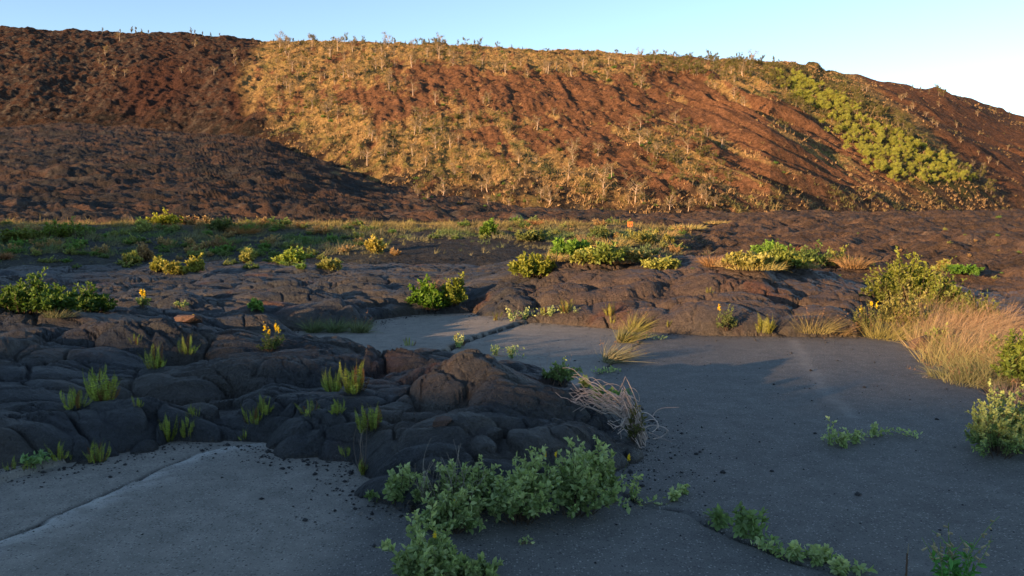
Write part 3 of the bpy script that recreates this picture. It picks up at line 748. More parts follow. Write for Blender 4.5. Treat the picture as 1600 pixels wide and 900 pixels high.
# ---- ferns in the cracks: px, py, w, h, label
for px, py, w_, h_, n_, lb in [
    (118, 637, 36, 36, 16, 'squat sword fern on the dark swell near the left frame edge'),
    (163, 626, 50, 56, 20, 'tall sword fern just right of the squat one near the left edge'),
    (150, 596, 26, 28, 8, 'thin fern tuft directly behind the tall left hand fern'),
    (243, 575, 42, 40, 18, 'broad fern clump under the flat rust edged lava plate'),
    (292, 566, 34, 32, 14, 'upright fern right of the broad clump under the lava plate'),
    (215, 636, 18, 22, 6, 'tiny fern on the smooth fold above the round lava toe'),
    (212, 541, 30, 20, 6, 'low splayed fern in the deep crack left of the lava plate'),
    (304, 652, 24, 22, 8, 'small fern alone in the crack above the asphalt tongue'),
    (262, 691, 26, 44, 12, 'tall narrow fern at the right side of the round lava toe'),
    (292, 689, 34, 32, 16, 'bushy fern at the lava foot beside the tall narrow one'),
    (90, 723, 34, 32, 12, 'fern at the lava foot left of the round toe, multi stemmed'),
    (152, 722, 36, 36, 12, 'fern with one long spike at the foot of the round toe'),
    (17, 735, 24, 24, 8, 'brownish fern in the lava foot at the left frame edge'),
    (42, 733, 20, 16, 8, 'small green fern next to the brownish one at the left edge'),
    (112, 722, 14, 12, 5, 'tiny fern between the two clumps at the left lava foot'),
    (398, 662, 34, 34, 12, 'yellowish fern above the gravel corner of the asphalt tongue'),
    (413, 650, 30, 34, 10, 'fern spikes behind the yellowish one above the gravel corner'),
    (382, 690, 18, 20, 6, 'small fern beside the gravel at the top of the asphalt tongue'),
    (484, 647, 40, 30, 9, 'open fern with leaning spikes on the middle of the lava'),
    (526, 645, 34, 26, 16, 'greyish fern right of the leaning spikes'),
    (523, 611, 40, 40, 20, 'bright dense fern clump, left one of the pair on the lava crest'),
    (553, 614, 40, 52, 22, 'bright tall fern clump, right one of the pair on the lava crest'),
    (570, 680, 30, 40, 12, 'yellow brown fern in the gap before the big lava mound'),
    (584, 672, 30, 46, 12, 'bright green fern in the gap before the big lava mound'),
    (540, 713, 18, 24, 6, 'short fern at the base of the double lava toe'),
    (568, 742, 14, 40, 7, 'thin ragged fern against the left flank of the big mound'),
    (884, 489, 26, 24, 16, 'sunlit yellow fern on the face of the far lava front'),
    (955, 494, 22, 24, 16, 'sunlit fern at the middle of the far lava front'),
    (957, 508, 12, 16, 8, 'small fern low on the far lava front below the middle one'),
    (1045, 520, 12, 14, 8, 'small fern tuft at the foot of the far lava front'),
    (1195, 520, 34, 34, 18, 'olive fern at the foot of the far lava front near the streak'),
    (1108, 459, 18, 12, 7, 'small pale fern on top of the far lava flow'),
    (775, 501, 20, 16, 8, 'dark fern in the shaded corner of the far lava front'),
    (850, 500, 14, 16, 7, 'shaded fern at the foot of the far lava front'),
    (720, 542, 20, 26, 7, 'yellow green fern on the pale slab beside its crack'),
    (640, 540, 22, 16, 9, 'low fern peeking over the lava skyline at the pale slab'),
    (305, 640, 10, 10, 4, 'very small fern tuft between folds in the lower left lava')]:
    add_fern(px, py, w_, h_, lb, int(n_ * 1.5), col=(.28, .33, .06) if px < 700 else (.24, .24, .045), brown=.25 if 'brown' in lb or 'yellow' in lb else .12)

GRN = dict(col=(.15, .24, .08), tip=(.34, .40, .15), col2=(.08, .14, .05))
GRY = dict(col=(.25, .36, .13), tip=(.52, .56, .26), col2=(.12, .18, .06))
# ---- big leafy mass in the foreground
for px, py, w_, h_, n_, fl, lb in [
    (668, 905, 150, 105, 60, 1, 'leafy plant with one yellow bloom at the bottom edge of the frame'),
    (735, 905, 90, 50, 26, 0, 'low spreading plant right of the bloom bearing one at the bottom edge'),
    (690, 835, 120, 75, 44, 1, 'grey green leafy plant between the bottom edge and the lava mound'),
    (620, 790, 120, 62, 26, 0, 'sprawling pale plant reaching left over the asphalt corner'),
    (735, 800, 150, 85, 50, 0, 'dense leafy plant before the middle of the big lava mound'),
    (810, 805, 150, 110, 60, 0, 'tall leafy plant with spiky tips before the big lava mound'),
    (890, 795, 140, 125, 64, 2, 'tallest leafy plant with yellow flowers right of the mound centre'),
    (948, 770, 90, 90, 34, 1, 'leafy plant with arching stems at the right end of the green mass')]:
    add_shrub(px, py, w_ * 1.12, h_ * .86, lb, 'leafy_plant', 'plant', 'leafy plants before the big lava mound', flowers=fl, nst=int(n_ * 1.1), leaf=.040, lps=24, base=.35, stemr=.0028, **GRY)
def dead_stems(px, py, w_, h_, lb, n=14, col=(.30, .25, .21), curl=.10, rad=.0022):
    x, y, z, d = place(px, py); s = d / F; T = PB()
    for i in range(n):
        p0 = np.array([rnd(-.3, .3) * w_ * s, rnd(-.1, .1) * w_ * s, 0]); p1 = p0 + np.array([rnd(-.5, .5) * w_ * s, rnd(-.2, .2) * w_ * s, h_ * s * rnd(.4, 1)])
        T.tube(stem_pts(p0, p1, rnd(-.1, .1), curl, 10), rad, rad * .4, np.array(col) * rnd(.6, 1.2), 4)
        if rnd(0, 1) < .5:
            m = p0 + (p1 - p0) * rnd(.4, .8); T.tube(stem_pts(m, m + rdir(1, .8)[0] * h_ * s * .25, 0, .15, 5), rad * .6, rad * .3, np.array(col) * .9, 3)
    o = link('dead_shrub', T.mesh('dead_shrub'), M_WOOD, label=lb, category='dead plant'); o.location = (x, y, z - .01)
dead_stems(715, 800, 110, 125, 'dry grey stalks standing in the middle of the foreground leafy plants', 16)
dead_stems(672, 790, 40, 80, 'pale ragged stalks leaning at the left of the leafy plants', 14)
dead_stems(872, 602, 44, 60, 'bare branching stalk behind the right shoulder of the big mound', 9, (.36, .24, .19), .15)
dead_stems(805, 502, 30, 40, 'thin dry stalk at the corner of the pale slab', 5)
dead_stems(565, 735, 26, 90, 'bent dry stalks along the left flank of the big mound', 7, (.26, .2, .16))
add_grass(700, 800, 110, 75, 'grey green grass tuft between the foreground leafy plants', 260, col=(.12, .13, .07), lean=(-.05, 0, 0), droop=.1)
# ---- pile of dead curled branches
x, y, z, d = place(1000, 698); s = d / F; T = PB()
for i in range(64):
    t = np.linspace(0, 1, 16)
    if i < 38:      # sweep up and over to the left
        x0, z0 = rnd(-18, 12), rnd(0, 22); L = rnd(70, 118); hgt = rnd(40, 84)
        X = x0 - L * t ** 1.15; Zz = z0 + hgt * np.sin(np.clip(t * rnd(1.7, 2.3), 0, 3.0)) + rnd(-6, 22) * t
        Zz = Zz + 3 * np.sin(t * rnd(4, 9) + rnd(0, 6)); Y = rnd(-14, 14) * t + rnd(-6, 6)
    else:           # tangle on the right
        x0, z0 = rnd(-40, 20), rnd(2, 62); a0 = rnd(0, 6.28); k = rnd(-5, 5)
        stp = rnd(2.2, 4.2); ang = a0 + k * t; X = x0 + np.cumsum(np.cos(ang)) * stp; Zz = z0 + np.cumsum(np.sin(ang)) * stp * .7; Y = rnd(-14, 14) + 8 * np.sin(t * 5)
    Zz = np.maximum(Zz, -2)
    wx_, wy_ = x + X * s, y + (Y - .25 * np.abs(np.minimum(X, 0))) * s; Zw = np.maximum(zt(wx_, wy_), 0) - z + Zz * s * np.where(X < -30, .75, 1) + .015
    T.tube(np.stack([wx_ - x, wy_ - y, Zw], 1), .0042, .0018, np.array([.55, .43, .37]) * rnd(.65, 1.15), 4)
o = link('dead_branch_pile', T.mesh('dead_branch_pile'), M_WOOD, label='pile of curled bleached dead branches draped over the right end of the lava mound', category='branches')
o.location = (x, y, z)
# ---- trailing plants
def trail(path, lb, wpx=14, hpx=12, leaf=.028, n=90, tufts=(), group=None, **kw):
    P3 = [place(*p) for p in path]; o0 = np.array(P3[0][:3]); s = P3[0][3] / F
    pts = np.array([np.array(p[:3]) - o0 for p in P3]); 
    T = PB(); L = PB(); kk = dict(GRY); kk.update(kw)
    tt = np.linspace(0, 1, 8 * len(pts)); idx = tt * (len(pts) - 1); k = np.clip(idx.astype(int), 0, len(pts) - 2); f = (idx - k)[:, None]
    sm = pts[k] * (1 - f) + pts[k + 1] * f; sm[:, 2] += .012 + .01 * np.sin(tt * 19); sm[:, 0] += .012 * np.sin(tt * 23)
    T.tube(sm, .0022, .001, (.14, .11, .06), 4)
    leaf = leaf * 1.08; m = int(n * 1.7); j = rng.integers(0, len(sm), m); P = sm[j] + rng.normal(size=(m, 3)) * np.array([wpx * s * .25, wpx * s * .25, 0]) + np.array([0, 0, 1]) * rnd(0, hpx * s * .6, (m, 1))
    cc = np.array(kk['col']) + (np.array(kk['tip']) - np.array(kk['col'])) * rnd(0, 1, (m, 1))
    L.leaves(P, rdir(m, .4), rdir(m, 1.5), leaf * rnd(.6, 1.2, m), 1.05, cc * rnd(.75, 1.2, (m, 1)))
    for (tx, ty, th, tn) in tufts:
        q = place(tx, ty); qq = np.array(q[:3]) - o0; hh = th * q[3] / F
        for _ in range(tn):
            sq = .16 if th >= 50 else .5; p1 = qq + np.array([rnd(-sq, sq) * hh, rnd(-.4, .4) * hh, hh * rnd(.5, 1.05)]); sp = stem_pts(qq + rng.normal(size=3) * .01 * np.array([1, 1, 0]), p1, .05, .06, 7)
            T.tube(sp, .0022, .001, (.14, .13, .06), 4)
            m2 = 26; a = rnd(.08, 1, m2); id2 = a * 6; k2 = np.clip(id2.astype(int), 0, 5); f2 = (id2 - k2)[:, None]; P = sp[k2] * (1 - f2) + sp[k2 + 1] * f2
            cc = np.array(kk['col']) + (np.array(kk['tip']) - np.array(kk['col'])) * a[:, None]
            L.leaves(P, rdir(m2, .2), rdir(m2, 1.3), leaf * rnd(.7, 1.2, m2), 1.05, cc * rnd(.75, 1.2, (m2, 1)))
    o = root('trailing_plant', tuple(o0), lb, 'plant', group)
    link('runner', T.mesh('runner'), M_WOOD, o); link('foliage', L.mesh('foliage', False), M_LEAF, o)
trail([(1285, 692), (1310, 697), (1345, 690), (1375, 682), (1400, 680), (1435, 685)], 'lone trailing weed with one upright shoot in the middle of the right asphalt', 16, 14, .03, 110, [(1298, 697, 58, 3), (1318, 700, 30, 8), (1335, 694, 26, 5), (1362, 683, 20, 4)])
trail([(1102, 812), (1130, 820), (1165, 838), (1195, 850), (1220, 868)], 'broad leaved trailing plant along the crack in the lower right asphalt', 20, 14, .042, 70, [(1160, 838, 52, 5), (1182, 842, 44, 4), (1120, 824, 24, 5)], tip=(.18, .25, .09))
trail([(1180, 858), (1215, 868), (1240, 880), (1275, 868), (1310, 885), (1360, 900)], 'longest runner reaching the bottom frame edge in the lower right', 22, 12, .038, 120, [(1240, 878, 24, 6), (1275, 880, 26, 6), (1310, 896, 22, 5)])
trail([(980, 778), (1000, 790), (1030, 792), (1055, 782), (1068, 768)], 'runner with curled tip reaching right from the big leafy mass', 12, 12, .03, 30, [(985, 782, 40, 4), (1055, 784, 18, 3), (1068, 772, 14, 3)])
trail([(815, 854), (822, 850), (830, 852)], 'tiny seedling alone on the asphalt right of the leafy mass', 10, 8, .022, 14)
trail([(800, 500), (830, 497), (860, 495), (905, 490)], 'blue green trailing vine along the foot of the far lava front', 10, 14, .04, 60, [(820, 500, 18, 5), (800, 502, 22, 4), (860, 496, 16, 5)])
trail([(930, 584), (950, 583), (962, 580)], 'flat green tuft on the slab joint left of the tall grass', 14, 6, .03, 60)
trail([(925, 628), (950, 630), (985, 618)], 'bright green creeping plant beside the top of the branch pile', 16, 16, .03, 120, [(935, 634, 26, 8), (950, 632, 24, 8)], col=(.08, .17, .05), tip=(.16, .28, .09))
trail([(985, 528), (1010, 530), (1038, 531)], 'thin creeping weed on the asphalt right of the tall grass', 12, 8, .035, 50)
trail([(770, 556), (800, 558), (820, 562)], 'delicate yellow tipped weed behind the big lava mound', 14, 26, .03, 40, [(800, 562, 24, 6), (775, 556, 16, 4)])
trail([(720, 546), (712, 540)], 'small weed growing beside the slab crack', 12, 20, .03, 20, [(718, 545, 26, 4)])
trail([(45, 738), (62, 730), (70, 722)], 'pale broad leaved seedling at the left lava foot', 18, 14, .04, 26, [(52, 735, 22, 4)], tip=(.25, .38, .18))
add_shrub(880, 604, 46, 36, 'low green weed around the bare branching stalk', 'leafy_plant', 'plant', nst=18, leaf=.035, **GRN)
add_shrub(862, 596, 26, 20, 'green weed left of the bare branching stalk on the lava edge', 'leafy_plant', 'plant', nst=12, leaf=.03, **GRN)
add_shrub(990, 690, 34, 58, 'olive spindly weed growing up through the branch pile', 'leafy_plant', 'plant', nst=18, leaf=.022, col=(.12, .13, .04), tip=(.20, .18, .06))
add_shrub(912, 612, 20, 18, 'small weed at the back right of the mound', 'leafy_plant', 'plant', nst=10, leaf=.03, **GRN)
# ---- tall grass on the slab joint
add_grass(952, 566, 44, 40, 'pale straw tuft leaning right on the slab joint', 420, col=(.30, .27, .16), lean=(.75, .1, 0), heads=14, droop=.2)
add_grass(975, 535, 44, 34, 'greener grass behind the pale straw tuft on the slab joint', 320, col=(.20, .19, .07), lean=(.6, .1, 0), heads=10, droop=.1)
add_grass(990, 518, 34, 36, 'seeding grass where the slab joint meets the far lava front', 220, col=(.20, .19, .06), lean=(.4, 0, 0), heads=16, droop=.1)
# ---- grass between the two flows
for px, w_, n_, c_, lb in [(490, 44, 300, (.17, .20, .10), 'leftmost grey green grass tuft behind the near lava'), (525, 50, 340, (.16, .20, .10), 'middle grey green grass tuft behind the near lava'), (562, 50, 300, (.19, .21, .11), 'rightmost grey green grass tuft beside the pale slab')]:
    add_grass(px, 519, w_, 30, lb, n_, col=c_, lean=(.1, 0, 0), droop=.3, heads=8)
# ---- flowering plants on lava
FL = dict(flc=(.88, .62, .03))
add_shrub(427, 548, 46, 42, 'feathery plant with golden flower spikes on the near lava', 'flowering_plant', 'plant', flowers=5, nst=34, leaf=.022, col=(.10, .16, .05), tip=(.20, .26, .08), **FL)
add_shrub(1132, 522, 52, 42, 'green plant with one orange flower at the far lava foot', 'flowering_plant', 'plant', flowers=1, nst=34, leaf=.03, col=(.12, .17, .06), tip=(.22, .25, .09), flc=(.88, .5, .02))
add_shrub(1358, 522, 56, 52, 'flowering plant with yellow spike left of the big right hand bush', 'flowering_plant', 'plant', flowers=3, nst=40, leaf=.03, col=(.13, .17, .05), tip=(.26, .26, .08), **FL)
add_shrub(222, 480, 26, 26, 'small yellow flowering plant on the lava right of the green thicket', 'flowering_plant', 'plant', flowers=3, nst=22, leaf=.03, **GRN)
add_shrub(58, 492, 20, 26, 'small yellow topped plant before the left green thicket', 'flowering_plant', 'plant', flowers=2, nst=16, leaf=.03, **GRN)
add_shrub(301, 505, 8, 10, 'tiny yellow bloom on the rust red slab', 'flowering_plant', 'plant', flowers=1, nst=5, leaf=.012, **GRN)
add_shrub(400, 487, 20, 16, 'single bright green rosette on the middle lava', 'leafy_plant', 'plant', nst=14, leaf=.06, col=(.12, .24, .05), tip=(.2, .34, .07))
add_shrub(283, 481, 26, 11, 'low pale weed on the lava crest at left', 'leafy_plant', 'plant', nst=10, leaf=.03, **GRY)
# ---- bushes
add_shrub(672, 491, 70, 42, 'glossy green bush at the top of the pale slab, shaded part in darker leaf colours', nst=90, leaf=.075, lps=26, col=(.08, .19, .02), tip=(.16, .28, .03), col2=(.04, .09, .012), base=.5, start=.1)
add_shrub(706, 480, 54, 42, 'sunlit part of the glossy green bush, sun painted as yellow green leaves', nst=70, leaf=.07, lps=26, col=(.16, .22, .03), tip=(.26, .28, .04), col2=(.07, .10, .02), base=.5, start=.1)  # same bush as above; sun and shade are put into the leaf colours
add_grass(672, 458, 50, 26, 'dry pinkish grass behind the glossy green bush', 300, col=(.28, .18, .12), lean=(.1, 0, 0), heads=8)
add_shrub(833, 431, 66, 29, 'yellow green bush on the rim of the far lava flow', nst=90, leaf=.10, lps=24, col=(.20, .25, .04), tip=(.32, .32, .05), base=.6, start=.1, stemr=.006)
BU = [(895, 398, 50, 24, (.11, .20, .03), 'round dark green bush, leftmost of the sunlit row past the lava'), (945, 410, 70, 32, (.13, .17, .035), 'large dark bush with yellow rim in the middle of the sunlit row'),
      (915, 412, 50, 18, (.24, .25, .06), 'low yellow bush before the middle of the sunlit row'), (985, 408, 60, 24, (.22, .18, .06), 'straw coloured bush right of the large dark one'),
      (1010, 385, 60, 30, (.24, .22, .06), 'tall golden bush at the right end of the sunlit row'), (1000, 400, 50, 18, (.11, .15, .07), 'blue green bush under the tall golden bush'),
      (1035, 419, 44, 16, (.26, .27, .07), 'small pale bush on the far rim of the lava flow'), (938, 372, 24, 18, (.16, .18, .06), 'small bush on the bank behind the sunlit row'),
      (1165, 417, 60, 24, (.26, .24, .07), 'pale yellow bush on the left of the long lava edge thicket'), (1195, 398, 60, 20, (.14, .24, .04), 'bright green bush topping the long lava edge thicket'),
      (1222, 416, 60, 34, (.16, .19, .04), 'mixed green bush in the middle of the long lava edge thicket'), (1262, 416, 70, 36, (.10, .15, .04), 'darkest green bush of the long lava edge thicket'),
      (1300, 418, 60, 34, (.22, .22, .05), 'olive bush near the right end of the long lava edge thicket'),
      (1477, 424, 34, 18, (.24, .20, .06), 'small yellow bush on the old lava behind the big right bush'), (1503, 427, 44, 14, (.10, .20, .03), 'flat green bush beside the small yellow one on the old lava'),
      (258, 352, 44, 24, (.26, .27, .03), 'round yellow green bush standing on the crest of the bank'), (90, 372, 74, 26, (.13, .17, .03), 'wide dark bush at the left end of the bank'),
      (28, 378, 44, 22, (.13, .14, .03), 'dark bush at the far left of the bank'), (455, 412, 38, 24, (.22, .28, .05), 'bright yellow green bush below the bank'),
      (515, 421, 26, 18, (.22, .22, .07), 'small yellow bush with dry twigs below the bank'), (585, 395, 24, 24, (.34, .28, .07), 'glowing yellow bush on the lower bank'), 
      (385, 410, 26, 22, (.24, .24, .07), 'yellow tinged bush right of the flat red lava plate below the bank'), (205, 413, 24, 20, (.20, .22, .06), 'pale bush on the gravel left of centre'),
      (225, 408, 30, 30, (.28, .17, .08), 'reddish dry bush on the gravel left of centre'), (248, 424, 26, 18, (.22, .22, .05), 'left one of three low yellow bushes on the lava rim'),
      (278, 428, 30, 20, (.24, .22, .05), 'middle one of three low yellow bushes on the lava rim'), (303, 425, 26, 24, (.25, .24, .05), 'right one of three low yellow bushes on the lava rim'),
      (340, 362, 40, 20, (.10, .12, .04), 'dark bush just under the bank crest left of centre'), (760, 368, 26, 22, (.12, .20, .03), 'green bush under the bank crest right of centre'), (830, 376, 60, 18, (.15, .17, .05), 'broad dull bush low on the bank right of centre')]
for px, py, w_, h_, c_, lb in BU:
    c_ = np.array(c_)
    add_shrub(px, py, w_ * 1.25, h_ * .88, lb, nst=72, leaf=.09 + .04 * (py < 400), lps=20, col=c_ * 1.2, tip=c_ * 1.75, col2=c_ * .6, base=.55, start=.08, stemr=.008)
for px, py, w_, h_, c_, lb in [(1112, 417, 30, 26, (.34, .20, .10), 'orange straw tuft at the left end of the lava edge thicket'), (1135, 417, 34, 16, (.34, .24, .12), 'low straw tuft in the left of the lava edge thicket'),
      (1230, 396, 60, 18, (.28, .13, .06), 'rust brown grass crowning the lava edge thicket'), (1335, 420, 50, 30, (.32, .20, .10), 'straw grass at the right end of the lava edge thicket'), (1250, 418, 60, 16, (.32, .25, .10), 'straw grass under the darkest bush of the lava edge thicket'),
      (292, 350, 16, 16, (.42, .17, .07), 'small orange dry tuft right of the round yellow green bush'), (378, 365, 48, 18, (.30, .15, .06), 'rounded orange grass mound on the upper bank'), (830, 352, 40, 12, (.34, .15, .06), 'low orange tuft on the bank crest right of centre'),
      (965, 412, 50, 14, (.32, .20, .11), 'pinkish straw before the large dark bush'), (915, 380, 40, 16, (.30, .20, .10), 'tan grass behind the round dark green bush'), (345, 385, 40, 16, (.26, .15, .08), 'reddish dry grass midway down the bank'), (5, 405, 20, 16, (.30, .15, .08), 'reddish tuft at the left frame edge below the bank')]:
    add_grass(px, py, w_, h_, lb, 420, name='dry_grass_clump', col=c_, lean=(.1, 0, 0), droop=.4, sp=.8)
for px, py, w_, h_, lb in [(35, 488, 90, 52, 'tall end of the dark green thicket at the left edge'), (85, 486, 70, 34, 'middle of the dark green thicket at the left edge'), (130, 487, 84, 40, 'rounded right end of the dark green thicket at the left edge')]:
    add_shrub(px, py, w_, h_, lb, nst=110, leaf=.055, lps=26, col=(.075, .14, .03), tip=(.13, .22, .04), col2=(.03, .06, .015), base=.6, start=.08, stemr=.005)
add_grass(95, 494, 100, 18, 'pale grass fringe below the left green thicket', 300, col=(.18, .18, .10))
# ---- big bush and grasses on the right verge
add_shrub(1388, 478, 90, 60, 'left lobe of the tall sunlit bush on the right verge', nst=80, leaf=.06, lps=24, col=(.17, .21, .04), tip=(.28, .29, .06), col2=(.07, .09, .02), base=.4, start=.25, stemr=.006)
add_shrub(1425, 484, 110, 82, 'tallest sunlit bush on the right verge', nst=150, leaf=.07, lps=30, col=(.17, .23, .035), tip=(.28, .30, .05), col2=(.06, .09, .018), base=.4, start=.3, stemr=.006)
add_shrub(1470, 484, 90, 68, 'right lobe of the tall sunlit bush on the right verge', nst=90, leaf=.06, lps=24, col=(.16, .22, .035), tip=(.28, .30, .06), col2=(.06, .09, .018), base=.4, start=.3, stemr=.006)
add_shrub(1410, 512, 90, 60, 'yellow leaved shrub under the tall sunlit bush', nst=90, leaf=.045, lps=22, col=(.24, .24, .07), tip=(.36, .32, .10), base=.5)
add_shrub(1520, 505, 86, 56, 'green shrub poking out of the verge straw', nst=60, leaf=.05, lps=22, col=(.15, .18, .05), tip=(.24, .26, .07), base=.5)
add_shrub(1590, 600, 80, 84, 'dark glossy shrub at the right frame edge', nst=90, leaf=.05, lps=26, col=(.11, .18, .035), tip=(.24, .28, .05), base=.5)
add_shrub(1555, 708, 150, 84, 'rounded grey green shrub on the asphalt at the right edge', nst=130, leaf=.034, lps=30, base=.35, start=.15, col=(.27, .38, .13), tip=(.52, .55, .20), col2=(.14, .21, .08))
add_shrub(1600, 700, 90, 80, 'second grey green shrub cut by the right frame edge', nst=80, leaf=.034, lps=28, base=.35, start=.15, col=(.18, .27, .09), tip=(.38, .40, .13), col2=(.09, .14, .05))
VG = [(1575, 520, 90, 60, 600, (.38, .26, .17), 'back row pink straw nearest the right frame edge'), (1470, 500, 80, 66, 500, (.36, .27, .14), 'back row golden straw beside the right lobe of the tall bush'), (1600, 580, 80, 66, 500, (.30, .24, .13), 'straw behind the dark glossy shrub at the right frame edge'), (1520, 600, 80, 36, 400, (.27, .25, .12), 'low greenish straw skirt on the asphalt edge of the verge'), (1270, 524, 50, 40, 300, (.24, .20, .08), 'open grass tuft at the far lava foot, right of the olive fern'), (1310, 524, 30, 26, 160, (.24, .17, .08), 'short grass tuft between the open tuft and the flowering plant'),
      (1385, 528, 60, 56, 500, (.26, .23, .08), 'slender green gold grass beside the flowering plant'), (1425, 526, 56, 40, 300, (.34, .24, .13), 'straw tuft where the asphalt corner meets the verge'),
      (1465, 545, 90, 72, 700, (.34, .25, .14), 'tall straw tuft behind the rust red block'), (1440, 500, 80, 44, 340, (.32, .26, .12), 'golden straw beneath the tall sunlit bush'),
      (1500, 520, 100, 66, 800, (.37, .25, .16), 'pink straw mass in the middle of the verge'), (1500, 570, 110, 76, 900, (.28, .24, .11), 'green based straw tuft bending right over the verge'),
      (1545, 560, 110, 80, 900, (.35, .24, .15), 'tall pinkish straw leaning right near the frame edge'), (1550, 595, 110, 70, 800, (.24, .23, .11), 'greenish grass at the asphalt edge before the dark glossy shrub'),
      (1590, 555, 90, 70, 600, (.34, .24, .15), 'straw with long bent heads at the right frame edge'), (1600, 625, 90, 40, 500, (.30, .22, .17), 'flattened grey straw mat at the right frame edge'), (1480, 590, 50, 40, 260, (.22, .22, .10), 'thin green tuft on the asphalt edge of the verge'),
      (1535, 520, 90, 70, 600, (.34, .23, .14), 'back row straw with curved seed heads')]
for px, py, w_, h_, n_, c_, lb in VG:
    add_grass(px, py, w_, h_ * .98, lb, n_, name='verge_grass_clump', col=c_, lean=(rnd(.1, .55), rnd(-.1, .15), 0), heads=18, droop=.35, sp=1.05, wd=.0024, tip=np.array(c_) * 1.15)
add_grass(1450, 590, 60, 10, 'flat bundle of dead straw lying on the asphalt by the verge', 160, name='dead_straw', col=(.34, .29, .24), lean=(2.5, .2, -.5), droop=.1)
rock('rusty_rock', 1436, 546, 34, 34, 'rust red lava block at the asphalt corner under the straw', M_RUST, .3, 1., 3)
rock('rusty_rock', 690, 664, 42, 16, 'flat rust red slab lying on the big lava mound', M_RUST, .5, .6, 5)
rock('rusty_rock', 294, 503, 50, 16, 'rust red slab capping the crest of the near left lava', M_RUST, -.1, .6, 8)
for px, py, w_, h_, c_, lb in [(1075, 358, 50, 12, (.40, .32, .12), 'yellow straw patch where the bank meets the old lava'), (1030, 370, 50, 16, (.40, .28, .12), 'golden straw beside the tall golden bush'), (1120, 352, 40, 8, (.36, .27, .12), 'thin straw patch on the old lava right of the bank'), (960, 385, 60, 18, (.36, .28, .11), 'straw behind the large dark bush of the sunlit row'), (870, 408, 40, 18, (.38, .28, .12), 'straw left of the round dark green bush'), (1180, 420, 90, 20, (.42, .34, .12), 'bright straw before the bright green bush of the thicket')]:
    add_grass(px, py, w_, h_, lb, 420, name='dry_grass_clump', col=c_, lean=(.1, 0, 0), droop=.4, sp=1.0)
# orange marker box on the bank crest
x, y, z, d = place(985, 355); s = d / F
import bmesh
def boxm(sx, sy, sz, cx=0, cy=0, cz=0, bev=.01):
    bm = bmesh.new(); bmesh.ops.create_cube(bm, size=1)
    for v in bm.verts: v.co = (v.co.x * sx + cx, v.co.y * sy + cy, v.co.z * sz + cz)
    bmesh.ops.bevel(bm, geom=bm.edges[:], offset=bev, segments=2, affect='EDGES')
    me = bpy.data.meshes.new('box'); bm.to_mesh(me); bm.free(); return me
o = root('marker_box', (x, y, z), 'small bright orange box on the crest of the bank', 'box')
W = 7.5 * s
link('casing', boxm(W, W * .7, W, 0, 0, W * .5), M_ORANGE, o); link('lid', boxm(W * 1.1, W * .8, W * .12, 0, 0, W * 1.06, .005), M_ORANGE, o)
link('slot', boxm(W * .14, .03, W * .3, -W * .2, -W * .35, W * .6, .004), M_DARK, o); link('slot', boxm(W * .14, .03, W * .3, W * .2, -W * .35, W * .6, .004), M_DARK, o)
# ---- weed with seed pods, bottom right
x, y, z, d = place(1490, 925); s = d / F
St = PB(); Lf = PB(); o = root('seeding_weed', (x, y, z), 'bright green weed with hanging tan seed pods at the bottom right', 'plant')
for i in range(13):
    p0 = np.array([rnd(-20, 20) * s, rnd(-8, 8) * s, 0]); p1 = p0 + np.array([rnd(-62, 75) * s, rnd(-25, 25) * s, rnd(75, 125) * s])
    sp = stem_pts(p0, p1, .03, .05, 10); St.tube(sp, .0032, .0016, (.22, .32, .12), 4)
    m = 16; t = rnd(.05, .6, m); k = np.clip((t * 9).astype(int), 0, 8)
    Lf.leaves(sp[k], rdir(m, .3), rdir(m, 1), .055 * rnd(.6, 1.2, m), .55, np.array([.10, .26, .06]) * rnd(.7, 1.4, (m, 1)))
    m = 5; t = rnd(.6, .98, m); k = np.clip((t * 9).astype(int), 0, 8)
    for q in sp[k]:
        e = q + np.array([rnd(-.022, .022), rnd(-.01, .01), rnd(-.02, .004)]); pd = PB(); pd.tube(np.linspace(q, e, 4), .0045, .0052, np.array([.42, .34, .20]) * rnd(.7, 1.2), 5)
        link('seed_pod', pd.mesh('seed_pod'), M_DRY, o)
link('stems', St.mesh('stems'), M_LEAF, o); link('foliage', Lf.mesh('foliage', False), M_LEAF, o)
x, y, z, d = place(1414, 925); s = d / F; T = PB()
T.tube(stem_pts(np.zeros(3), np.array([.004, 0, 60 * s]), 0, .03, 10) + rng.normal(size=(10, 3)) * .001, .006, .004, (.10, .06, .04), 7); T.tube(np.array([[.004, 0, 58 * s], [.006, 0, 66 * s], [.008, 0, 76 * s]]), .002, .001, (.28, .22, .12), 5)
o = link('dead_stalk', T.mesh('dead_stalk'), M_WOOD, label='thick brown dead stalk beside the seeding weed at the bottom right', category='dead plant'); o.location = (x, y, z)

# ------------------------------------------------------------------ gravel (stuff)
def pebbles(XY, Zs, size, name, lb):
    n = len(XY); o8 = np.array([[1, 0, 0], [-1, 0, 0], [0, 1, 0], [0, -1, 0], [0, 0, 1], [0, 0, -1.]])
    T8 = np.array([[0, 2, 4], [2, 1, 4], [1, 3, 4], [3, 0, 4], [2, 0, 5], [1, 2, 5], [3, 1, 5], [0, 3, 5]])
    v = o8[None] * (size[:, None, None] * rnd(.6, 1.3, (n, 6, 1))) * np.array([1, 1, .6]); a = rnd(0, 6.28, n); c_, s_ = np.cos(a)[:, None], np.sin(a)[:, None]
    vx = v[..., 0] * c_ - v[..., 1] * s_; vy = v[..., 0] * s_ + v[..., 1] * c_
    V = np.stack([vx + XY[:, :1], vy + XY[:, 1:2], v[..., 2] + Zs[:, None] + size[:, None] * .25], -1)
    T = T8[None] + (np.arange(n) * 6)[:, None, None]
    link(name, new_mesh(name, V, None, None, False, T), M_PEB, label=lb, category='gravel', kind='stuff')
